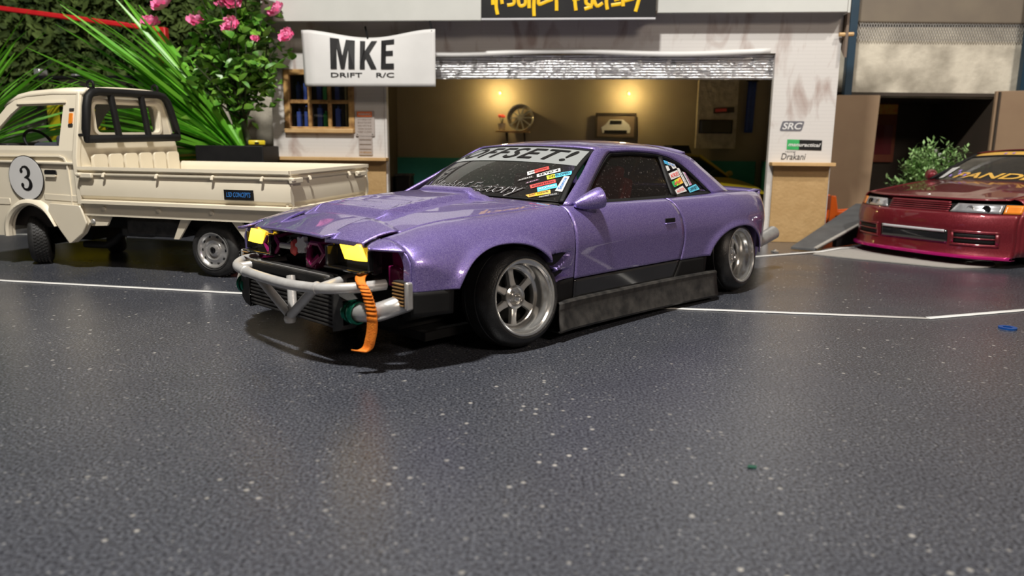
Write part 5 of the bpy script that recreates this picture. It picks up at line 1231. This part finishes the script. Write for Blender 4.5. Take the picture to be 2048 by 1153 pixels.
for s_, t_ in ((-.74, .10), (-.66, .24), (-.60, .16), (-.46, .11), (-.30, .86), (-.15, .87), (.1, .88), (.25, .86)):
    b = MB(); b.poly([[(s_ + .03 * (1 if k % 2 else .45) * cos(2 * pi * k / 10), t_ + .04 * (1 if k % 2 else .45) * sin(2 * pi * k / 10)) for k in range(10)]], lambda a, c, d: rws(a, c, .012 + d), .002); o = b.build('flower_sticker', M['violet_print'], RWS, smooth=0)
b = MB(); b.box((-1.5, 0, .45), (3.6, 1.5, .5)); b.build('inner_tub', M['interior'], RC)
b = MB(); b.grid([[Vector((-2.2, .58 * s, 1.16)).lerp(Vector((-2.95, .70 * s, .875)), t) for t in lin(0, 1, 5)] for s in lin(-1, 1, 10)]); b.build('rear_window', M['glass_dark'], RC)
b = MB(); b.grid([[(x, t * (rW(x) - .09), rTop(x)) for t in lin(-1, 1, 8)] for x in lin(-2.8, -3.55, 8)]); b.build('boot_lid', M['wine'], RC, solid=.012)
b = MB(); b.grid([[(-3.55, t * .78, z) for t in lin(-1, 1, 8)] for z in (.15, .8)]); b.build('rear_panel', M['wine'], RC, solid=.012)
b = MB(); b.lathe([(0, 0), (.05, .03), (.07, .08), (.075, .14), (.06, .16), (0, .16)], 18, 0, wheel_mx((-.52, -.84, .86), (-.75, -.6, .15))); b.build('mirror', M['wine'], RC)
for x_, sd in ((0, 1), (0, -1), (-2.6, 1), (-2.6, -1)): drift_wheel(RC, (x_, sd * .93, .30), (0, sd, .06), rot=.3)

# ================================================================== simple yellow cars behind (one in the garage, one off-roader behind the truck)
YC = inside('yellow_coupe', 'yellow model coupe parked inside the garage behind the purple car', 'car', -.50, 1.55, .045); YC.rotation_euler.z += radians(-62); YC.scale = (.86, .86, .86)
b = MB(); g = []
yTop = tab([(-3.4, .78), (-2.6, .84), (-.5, .82), (.3, .70), (.85, .58)])
for x in lin(.8, -1.4, 26):
    w = .86 - .16 * smooth01((x - .2) / .6) - .1 * smooth01((-1.0 - x) / .4); zt = yTop(x) ; row = []
    for z in (.14, .3, .5): row.append((x, w, z))
    for a in lin(0, 90, 5): row.append((x, w - .12 + .12 * cos(radians(a)), zt - .1 + .1 * sin(radians(a))))
    row.append((x, 0, zt + .03)); g.append(row)
b.grid(g)
mm_ = b.mirror_y(); b.add(mm_.v, mm_.f)
b.build('body', M['shaded_yellow'], YC, solid=.012)
b = MB(); b.grid([[(x, t * .50, 1.19 + .03 * (1 - t * t)) for t in lin(-1, 1, 10)] for x in lin(-.95, -1.4, 6)]); b.build('roof', M['shaded_yellow'], YC, solid=.03)
b = MB(); b.grid([[Vector((-.35, .70 * s, .83)).lerp(Vector((-.97, .5 * s, 1.19)), t) for t in lin(0, 1, 5)] for s in lin(-1, 1, 10)]); b.build('windshield', M['glass_dark'], YC)
for s_ in (1, -1):
    b = MB(); b.bar((-.38, s_ * .72, .83), (-.97, s_ * .52, 1.20), .05, .05); b.bar((-1.38, s_ * .70, .83), (-1.38, s_ * .52, 1.19), .05, .06); b.build('pillar', M['shaded_yellow'], YC) if False else None
    for p0, p1 in (((-.38, s_ * .72, .83), (-.97, s_ * .52, 1.20)), ((-1.38, s_ * .70, .83), (-1.38, s_ * .52, 1.19))):
        b = MB(); b.bar(p0, p1, .05, .05); b.build('pillar', M['shaded_yellow'], YC)
    b = MB(); b.lathe([(0, 0), (.05, .03), (.06, .1), (.0, .12)], 12, 0, wheel_mx((-.5, s_ * .80, .88), (-.5, s_, 0))); b.build('mirror', M['shaded_yellow'], YC)
for x_, sd in ((0, 1), (0, -1)): drift_wheel(YC, (x_, sd * .84, .29), (0, sd, .05))
b = MB(); b.box((-1.0, 0, .40), (.9, 1.4, .5)); b.build('inner_tub', M['interior'], YC)
RBX = inside('roof_box', 'dark gear bag lying on the yellow car roof in the garage', 'bag', -.50, 1.55, .05); RBX.rotation_euler = YC.rotation_euler; RBX.scale = YC.scale
b = MB(); b.grid([[(-1.15 + .20 * c_ * (1 - .2 * z), .10 + .26 * s_ * (1 - .2 * z), 1.242 + z * .14) for c_, s_ in [(max(-1, min(1, 1.25 * cos(a))), max(-1, min(1, 1.25 * sin(a)))) for a in lin(0, 2 * pi, 25)]] for z in (0, .3, .7, 1, 1.02)]); b.disc(.1, 1.384, 12, 0, Matrix.Translation((-1.15, .1, 0))); b.build('bag_body', M['black'], RBX)

YS = thing('yellow_offroader', 'yellow model off-roader with black roof rack, mostly hidden behind the cream truck', 'car', (-5.85, 10.62, 0), radians(172))
b = MB(); b.box((-.05, 0, .86), (2.3, 1.1, .64)); b.box((-.35, 0, 1.42), (1.45, 1.0, .56)); b.build('body', M['yellow_car'], YS, bevel=.06, seg=3)
b = MB(); b.box((-.30, 0, 2.02), (1.6, 1.06, .05)); b.build('roof_rack', M['black'], YS, bevel=.015)
for y_ in (-.45, .45):
    for x_ in (-.95, .2): box('rack_leg', (x_, y_, 1.83), (.04, .04, .36), M['black'], YS)
b = MB(); b.box((.39, 0, 1.45), (.03, .9, .38), 0, Matrix.Rotation(-.2, 3, 'Y')); b.build('windshield', M['glass_dark'], YS)
for x_ in (-.75, -.1):
    b = MB(); b.box((x_, .505, 1.50), (.5, .02, .30)); b.build('side_window', M['glass_dark'], YS, bevel=.01)
for s_ in (1, -1):
    b = MB(); b.box((.50, s_ * .35, 2.10), (.10, .16, .10)); b.build('roof_lamp', M['clear_lamp'], YS, bevel=.02)
for x_ in (.72, -.85):
    for s_ in (1, -1):
        b = MB(); b.lathe([(0, -.2), (.2, -.2), (.33, -.17), (.36, -.1), (.33, -.02), (.2, 0), (.18, -.03), (0, -.03)], 28, 0, wheel_mx((x_, s_ * .60, .36), (0, s_, 0))); b.build('wheel', M['rubber2'], YS)
RJ = thing('red_jerrycan', 'red jerry can standing on the floor behind the truck rear wheel', 'can', (-3.15, 8.3, 0), .2)
b = MB(); b.box((0, 0, .22), (.34, .16, .44)); b.build('can_body', M['red_steel'], RJ, bevel=.03, seg=3)
b = MB(); b.tube([(-.12, 0, .44), (-.10, 0, .49), (.06, 0, .49), (.08, 0, .44)], .016, 8); b.build('handle', M['red_steel'], RJ)
b = MB(); b.lathe([(.03, 0), (.03, .04), (.02, .045), (0, .045)], 12, 0, Matrix.Translation((.125, 0, .435))); b.build('cap', M['black'], RJ)

# ================================================================== card building at the right
CB = thing('card_building', 'brown card building with two door panels, dark opening and concrete upper wall', 'building', (4.6, 11.3, 0))
b = MB(); b.poly([[(.06, 0), (.76, 0), (.80, 1.99), (.08, 1.985)]], gp(-.05), .05); b.build('door_panel', M['card'], CB, bevel=.006)
b = MB(); b.poly([[(2.46, 0), (4.4, 0), (4.4, 2.12), (2.46, 2.06)]], gp(-.12), .05); DP = b.build('door_panel', M['card'], CB, bevel=.006)
b = MB(); b.box((2.50, -.135, 1.03), (.025, .03, 2.04)); b.build('panel_edge', M['dark_card'], DP)
b = MB(); b.poly([[(-.34, 2.0), (4.6, 1.97), (4.6, 3.06), (-.34, 2.98)]], gp(.30), .15); b.build('upper_wall', M['concrete'], CB)
b = MB(); b.box((-.10, .42, 1.0), (.40, .12, 2.0)); b.build('side_pier', M['concrete'], CB)
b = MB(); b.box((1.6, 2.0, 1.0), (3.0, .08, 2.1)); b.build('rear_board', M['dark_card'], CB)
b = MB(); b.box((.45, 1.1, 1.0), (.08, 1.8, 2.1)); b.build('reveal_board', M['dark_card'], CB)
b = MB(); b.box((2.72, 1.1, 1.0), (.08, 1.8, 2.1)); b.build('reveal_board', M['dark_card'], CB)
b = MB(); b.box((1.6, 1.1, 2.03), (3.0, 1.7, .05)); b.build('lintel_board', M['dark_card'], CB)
b = MB(); b.box((2.15, .46, 3.28), (4.9, .44, .46)); b.build('roof_beam', M['brown_beam'], CB, bevel=.03)
for x_ in (.37, 2.98):
    b = MB(); b.box((x_, .12, 2.85), (.115, .10, 1.85)); b.build('blue_post', M['blue_steel'], CB, bevel=.008)
b = MB()
for k in range(66):
    x0 = .45 + .04 * k; 
    b.bar((x0, .26, 2.80), (x0 + .12, .26, 3.06), .006, .006); b.bar((x0 + .12, .255, 2.80), (x0, .255, 3.06), .006, .006)
o = b.build('wire_mesh', M['steel'], CB, smooth=0); o['kind'] = 'stuff'
PO = thing('wall_poster', 'dark red and orange poster inside the dark opening at right', 'poster', (6.35, 13.20, 1.50))
b = MB(); b.box((0, 0, 0), (.62, .02, 1.0)); b.build('sheet', M['poster'], PO); b = MB(); b.box((0, -.014, .40), (.60, .008, .16)); b.build('title_band', M['orange_print'], PO)
b = MB(); b.box((.05, -.014, -.12), (.4, .006, .5)); b.build('printed_panel', M['wine'], PO)

# ramp, mat, orange barrier
RP = MB()
p = [(3.30, 8.62), (4.35, 8.95), (4.95, 9.75), (3.95, 10.0)]
v_ = [(3.30, 8.72, .016), (3.52, 8.56, .016), (5.12, 9.98, .43), (4.76, 10.32, .43)]
RA_ = thing('loading_ramp', 'grey sloping ramp board behind the wine red car', 'ramp')
RP.add([(*q[:2], q[2]) for q in v_] + [(*q[:2], q[2] + .03) for q in v_], [(3, 2, 1, 0), (4, 5, 6, 7), (0, 1, 5, 4), (1, 2, 6, 5), (2, 3, 7, 6), (3, 0, 4, 7)])
RP.build('ramp_board', M['ramp_grey'], RA_, bevel=.004)
sp_ = MB(); sp_.add([(3.95, 8.98, .016), (5.08, 9.98, .0), (5.08, 9.98, .42), (3.95, 8.98, .12), (3.92, 9.02, .016), (5.05, 10.02, .0), (5.05, 10.02, .42), (3.92, 9.02, .12)], [(0, 1, 2, 3), (7, 6, 5, 4), (0, 4, 5, 1), (1, 5, 6, 2), (2, 6, 7, 3), (3, 7, 4, 0)]); sp_.build('ramp_side', M['black'], RA_)
b = MB(); b.bar((3.53, 8.57, .052), (5.12, 9.98, .468), .04, .012); b.build('ramp_edge', M['paper'], RA_)
b = MB(); lo = [(3.42, 8.36), (3.9, 8.95), (4.45, 9.0), (5.2, 8.6), (5.2, 8.0), (4.95, 7.55), (4.55, 7.44), (4.38, 7.50), (4.05, 7.78), (3.7, 8.08)]
b.poly([[(q.x, q.y) for q in spline([(a, c, 0) for a, c in lo] + [(lo[0][0], lo[0][1], 0)], 5)[:-1]]], lambda a, c, d: (a, c, .003 + d), .010)
MT = tag(b.build('felt_mat', M['paper']), 'pale grey felt mat lying on the floor under the wine red car nose', 'mat')
OB = thing('orange_barrier', 'small orange plastic barrier standing between the garage pier and the ramp', 'barrier', (4.50, 10.55, 0), radians(-8))
b = MB(); b.poly([[(0, 0), (.09, 0), (.085, .22), (.46, .30), (.46, .36), (.12, .33), (.075, .55), (.01, .55)]], gp(0), .05); b.build('side_frame', M['orange_plastic'], OB, bevel=.01)
b = MB(); b.box((.28, .16, .20), (.32, .26, .03)); b.build('seat_panel', M['orange_plastic'], OB, bevel=.01)
b = MB(); b.poly([[(0, 0), (.09, 0), (.085, .22), (.46, .30), (.46, .36), (.12, .33), (.075, .55), (.01, .55)]], gp(.30), .05); b.build('side_frame', M['orange_plastic'], OB, bevel=.01)
b = MB(); b.box((.05, .17, .44), (.04, .30, .20)); b.build('back_panel', M['orange_plastic'], OB, bevel=.01)
for x_ in (.42,):
    for y_ in (.025, .325): box('leg', (x_, y_, .15), (.05, .05, .30), M['orange_plastic'], OB, bevel=.006)
# small bits on the floor
b = MB(); b.lathe([(.028, 0), (.055, 0), (.055, .012), (.028, .012)], 24, 0, closed=True); o = b.build('washer', M['blue_ano']); o.location = (3.314, 4.818, .0005); tag(o, 'blue washer lying on the dark floor below the white tape corner', 'washer')
b = MB(); b.lathe([(.02, 0), (.05, .004), (.05, .016), (.03, .022), (.012, .034), (0, .034)], 6); o = b.build('loose_nut', M['chrome']); o.location = (3.06, 8.56, .0005); tag(o, 'shiny metal nut on the floor behind the purple car', 'nut')
b = MB(); b.poly([[(-.02, -.01), (.012, -.016), (.02, .006), (-.008, .014)]], lambda a, c, d: (a, c, d), .004); o = b.build('paint_chip', M['green_ano']); o.location = (.89, 2.56, .001); tag(o, 'tiny green chip on the dark floor in the right foreground', 'chip')

# ================================================================== plants, hedge, red frame at the left
PLN = thing('planter_box', 'low black planter box at the left end of the garage', 'planter', (-3.72, 9.63, 0))
b = MB(); b.poly([[(-.22, -.32), (.62, -.32), (.62, .32), (-.22, .32)], [(-.17, -.27), (-.17, .27), (.57, .27), (.57, -.27)]], lambda a, c, d: (a, c, .0 + d * 1), 1.16); b.build('box', M['black'], PLN, bevel=.01)
b = MB(); b.box((.20, 0, .98), (.74, .54, .06)); b.build('soil', M['interior'], PLN)
def blade(nm, L, w, bend, seed):
    rr = random.Random(seed); b = MB(); rows = []
    for t in lin(0, 1, 9):
        c_ = Vector((L * t - .12 * bend * L * t ** 3, 0, -bend * L * t * t)); ww = w * (1 - t ** 2.6) * (.55 + .9 * min(1, t * 3) * .5) + .002
        rows.append([c_ + Vector((0, -ww, 0)), c_ + Vector((0, 0, -ww * .45)), c_ + Vector((0, ww, 0))])
    b.grid(rows); return b.build(nm, M['grass'], None)
BLM = []
for i, (L, w, bd) in enumerate(((1.0, .021, .14), (1.0, .017, .26), (1.0, .024, .08), (1.0, .015, .36), (1.0, .020, .20))):
    o = blade('grass_blade', L, w, bd, i); BLM.append(o.data); bpy.data.objects.remove(o)
def tuft(root, n, az0, az1, el0, el1, L0, L1, seed, base=.10):
    rr = random.Random(seed)
    for i in range(n):
        o = bpy.data.objects.new('grass_blade', BLM[i % len(BLM)]); COL.objects.link(o); o.parent = root
        az = radians(rr.uniform(az0, az1)); el = radians(rr.uniform(el0, el1)); L = rr.uniform(L0, L1)
        o.location = (rr.uniform(-base, base), rr.uniform(-base, base), rr.uniform(-.04, .06))
        o.rotation_euler = (rr.uniform(-.9, .9), -el, az); o.scale = (L, L ** .5 * 1.45, L)
GR = thing('grass_tuft', 'large fan of bright green artificial grass blades beside the rose bush', 'plant', (-3.50, 9.70, 1.0))
tuft(GR, 135, 152, 206, 9, 62, 1.5, 2.75, 3, .06)
tuft(GR, 10, 80, 200, 50, 75, 1.2, 1.9, 5, .05)
GL = thing('grass_tuft', 'artificial grass tuft at far left behind the truck cab', 'plant', (-7.15, 9.35, .0))
b = MB(); b.lathe([(0, 0), (.25, 0), (.32, .9), (.28, .9), (.26, .82), (0, .82)], 20); b.build('pot', M['black'], GL)
GLB = []
def tuft2(root, n, seed):
    rr = random.Random(seed)
    for i in range(n):
        o = bpy.data.objects.new('grass_blade', BLM[i % len(BLM)]); COL.objects.link(o); o.parent = root
        az = radians(rr.uniform(-25, 40)); el = radians(rr.uniform(18, 68)); L = rr.uniform(1.3, 2.3)
        o.location = (rr.uniform(-.08, .08), rr.uniform(-.08, .08), .84); o.rotation_euler = (rr.uniform(-.9, .9), -el, az); o.scale = (L, L ** .5 * 1.5, L)
tuft2(GL, 60, 11)

RO = thing('rose_bush', 'leafy bush with pink roses growing from the planter beside the garage', 'plant', (-3.48, 9.80, 1.0))
ctr = Vector((-.10, -.15, 1.25)); rr = random.Random(21)
stems = MB(); stems.tube([(0, 0, 0), (.02, 0, .25), (-.02, -.02, .5), (0, -.05, .8)], [.05, .045, .04, .03], 8); tips = []
for k in range(26):
    a = rr.uniform(0, 2 * pi); e = rr.uniform(-.35, 1.3); d = Vector((.66 * cos(a) * cos(e), .45 * sin(a) * cos(e), .95 * sin(e))) * rr.uniform(.7, 1.0)
    tp = ctr + d; st_ = Vector((0, -.03, rr.uniform(.35, .8))); md = st_.lerp(tp, .5) + Vector((rr.uniform(-.1, .1), rr.uniform(-.1, .1), .05))
    stems.tube(spline([st_, md, tp], 4), [.016 - .0012 * q for q in range(9)], 5); tips.append((st_, md, tp))
stems.build('branches', M['stem'], RO)
LFM = []
for k in range(3):
    b = MB(); w = (.055, .065, .05)[k]; L = (.17, .15, .19)[k]; rows = []
    for t in lin(0, 1, 6): ww = w * sin(pi * t ** .8) ** .8 + .001; rows.append([(L * t, -ww, .02 * ww / w), (L * t, 0, -.02 * sin(pi * t)), (L * t, ww, .02 * ww / w)])
    b.grid(rows); o = b.build('leaf', M['leaf'], None); LFM.append(o.data); bpy.data.objects.remove(o)
cnt = 0
while cnt < 300:
    s_, m_, t_ = tips[cnt % len(tips)]; q = rr.uniform(.35, 1.05)
    c_ = s_.lerp(m_, q * 2) if q < .5 else m_.lerp(t_, q * 2 - 1)
    c_ = c_ + Vector((rr.gauss(0, .09), rr.gauss(0, .08), rr.gauss(0, .09)))
    if c_.z < .12: continue
    o = bpy.data.objects.new('leaf', LFM[cnt % 3]); COL.objects.link(o); o.parent = RO; o.location = c_
    o.rotation_euler = (rr.uniform(-.8, .8), rr.uniform(-.9, .9), rr.uniform(0, 6.28)); k_ = rr.uniform(.8, 1.25); o.scale = (k_,) * 3; cnt += 1
b = MB()
for k in range(420):
    s_, m_, t_ = tips[k % len(tips)]; q = rr.uniform(.2, 1.0); c_ = (s_.lerp(m_, q * 2) if q < .5 else m_.lerp(t_, q * 2 - 1)) + Vector((rr.gauss(0, .12), rr.gauss(.06, .10), rr.gauss(0, .12)))
    e_ = Matrix.LocRotScale(c_, None, None) @ Matrix.Rotation(rr.uniform(0, 6.28), 4, 'Z') @ Matrix.Rotation(rr.uniform(-1, 1), 4, 'X') @ Matrix.Rotation(rr.uniform(-.9, .9), 4, 'Y'); w, L = .045, .14
    b.add([e_ @ Vector(p) for p in ((0, 0, 0), (L * .45, -w, .015), (L, 0, 0), (L * .45, w, .015), (L * .5, 0, -.01))], [(0, 1, 4), (1, 2, 4), (2, 3, 4), (3, 0, 4)])
o = b.build('small_leaves', M['leaf'], RO); o['kind'] = 'stuff'
def rose(seed):
    rr = random.Random(seed); b = MB()
    for ring, (n, rad, tilt, sz) in enumerate(((6, .055, .35, .075), (5, .035, .8, .062), (4, .015, 1.2, .045))):
        for k in range(n):
            a = 2 * pi * k / n + ring * .6 + rr.uniform(-.15, .15); q = Matrix.Rotation(a, 4, 'Z') @ Matrix.Translation((rad * .5, 0, .01 * ring)) @ Matrix.Rotation(-tilt + rr.uniform(-.15, .15), 4, 'Y')
            rows = [[q @ Vector((sz * t, sz * .62 * s * sin(pi * (.12 + .80 * t)) ** .6, .022 * (s * s) + .02 * t * t)) for s in lin(-1, 1, 5)] for t in lin(0, 1, 5)]
            b.grid(rows)
    return b
RSM = []
for k in range(3): o = rose(k).build('rose', M['petal'], None); RSM.append(o.data); bpy.data.objects.remove(o)
for k, (x, z, sc_) in enumerate(((360, 50, 1.25), (422, 80, 1.15), (484, 87, 1.0), (573, 60, .95), (591, 105, .9), (328, 85, .95), (484, 47, 1.05), (500, 8, 1.25), (455, 10, 1.25), (543, 28, 1.2), (527, 108, .45), (470, -30, 1.2), (520, -25, 1.1), (466, 52, .7), (512, 33, .6))):
    # positions on the sunny front side of the crown
    wx = (x - 1024) * .00648; wz = 1.14 + (307 - z) * .00648 * 1.025
    yy = 9.60 + .12 * rr.uniform(-1, 1); f_ = yy / 9.6
    o = bpy.data.objects.new('rose', RSM[k % 3]); COL.objects.link(o); o.parent = RO
    o.location = Vector((wx * f_, yy, 1.14 + (wz - 1.14) * f_)) - RO.location
    o.rotation_euler = (radians(rr.uniform(30, 65)), rr.uniform(-.4, .4), rr.uniform(-.6, .6)); o.scale = (sc_ * 1.4,) * 3

BP = thing('backdrop_panel', 'pale concrete backdrop board below the hedge behind the rose bush', 'panel', (-5.2, 11.9, 0))
b = MB(); b.box((0, 0, 1.0), (3.8, .08, 2.0)); b.build('board', M['concrete'], BP)
# hedge backdrop: leaf clusters standing proud of a dark backing
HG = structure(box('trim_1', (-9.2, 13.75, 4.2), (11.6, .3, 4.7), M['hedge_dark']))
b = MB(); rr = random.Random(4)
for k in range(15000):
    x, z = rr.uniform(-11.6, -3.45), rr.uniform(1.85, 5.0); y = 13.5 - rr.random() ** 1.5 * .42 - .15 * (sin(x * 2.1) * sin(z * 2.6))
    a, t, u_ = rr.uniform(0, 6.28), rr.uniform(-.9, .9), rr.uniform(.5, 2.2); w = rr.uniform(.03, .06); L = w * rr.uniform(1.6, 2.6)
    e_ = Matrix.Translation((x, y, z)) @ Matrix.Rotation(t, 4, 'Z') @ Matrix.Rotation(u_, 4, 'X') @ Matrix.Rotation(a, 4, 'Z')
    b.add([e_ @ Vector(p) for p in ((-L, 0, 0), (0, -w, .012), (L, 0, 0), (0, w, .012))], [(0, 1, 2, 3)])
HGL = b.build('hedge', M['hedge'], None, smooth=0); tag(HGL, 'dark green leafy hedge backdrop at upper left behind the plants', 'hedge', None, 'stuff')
RF = thing('tube_gantry', 'red painted tube gantry standing before the hedge at upper left', 'gantry', (0, 11.2, 0))
b = MB(); b.bar((-9.6, 0, 3.33), (-5.05, 0, 2.79), .08, .07); b.build('top_rail', M['red_steel'], RF, bevel=.015)
b = MB(); b.bar((-5.09, 0, 2.83), (-5.09, 0, 0), .12, .12); b.build('upright', M['red_steel'], RF, bevel=.015)
b = MB(); b.bar((-9.5, 0, 3.3), (-9.5, 0, 0), .12, .12); b.build('upright', M['red_steel'], RF, bevel=.015)
b = MB(); b.bar((-5.10, -.05, 2.55), (-4.90, -.06, 1.95), .10, .12); b.build('brace', M['red_steel'], RF, bevel=.015)
YP = thing('yellow_case', 'yellow case lying on the planter edge left of the garage ledge', 'case', (-3.20, 9.40, 1.162), .3)
b = MB(); b.box((0, 0, .035), (.20, .12, .06)); b.build('shell', M['yellow_car'], YP, bevel=.015); b = MB(); b.box((0, -.066, .03), (.05, .014, .02)); b.build('latch', M['black'], YP)

# leafy plant behind the wine red car
SB = thing('small_bush', 'pale green fine-leaved bush behind the wine red car roof', 'plant', (6.20, 10.74, 0)); SB.scale = (1.04, 1.0, 1.03)
b = MB(); b.lathe([(0, 0), (.22, 0), (.28, .40), (.24, .40), (.22, .34), (0, .34)], 18); b.build('pot', M['black'], SB)
b = MB(); rr = random.Random(9); tw = []
for k in range(34):
    a = rr.uniform(0, 6.28); d = Vector((rr.uniform(-.62, .58), .25 * sin(a), rr.uniform(.30, .92)))
    if d.x > .15: d.z -= .10
    b.tube(spline([(0, 0, .34), (d.x * .4, d.y * .5, .34 + d.z * .4), (d.x, d.y, .38 + d.z)], 3), .008, 4); tw.append(d)
b.build('twigs', M['stem'], SB)
b = MB()
for k in range(4600):
    d = tw[k % len(tw)]; t = rr.uniform(.3, 1.05); c_ = Vector((d.x * t, d.y * t, .36 + d.z * t)) + Vector((rr.gauss(0, .035), rr.gauss(0, .035), rr.gauss(0, .035)))
    e_ = Matrix.Translation(c_) @ Matrix.Rotation(rr.uniform(0, 6.28), 4, 'Z') @ Matrix.Rotation(rr.uniform(-1.2, .2), 4, 'Y'); L = rr.uniform(.06, .10); w = .016
    b.add([e_ @ Vector(p) for p in ((0, 0, 0), (L * .5, -w, 0), (L, 0, 0), (L * .5, w, 0))], [(0, 1, 2, 3)])
o = b.build('fine_foliage', M['fine_leaf'], SB, smooth=0); o['kind'] = 'stuff'
for k in range(4):
    d = tw[k * 3]; b = MB(); c_ = Vector((-.25 + .06 * k, -.14, 1.12 - .05 * k)); b.lathe([(0, 0), (.016, .02), (.022, .05), (.012, .055), (0, .045)], 8, 0, Matrix.Translation(c_)); b.build('bud', M['white_print'], SB)
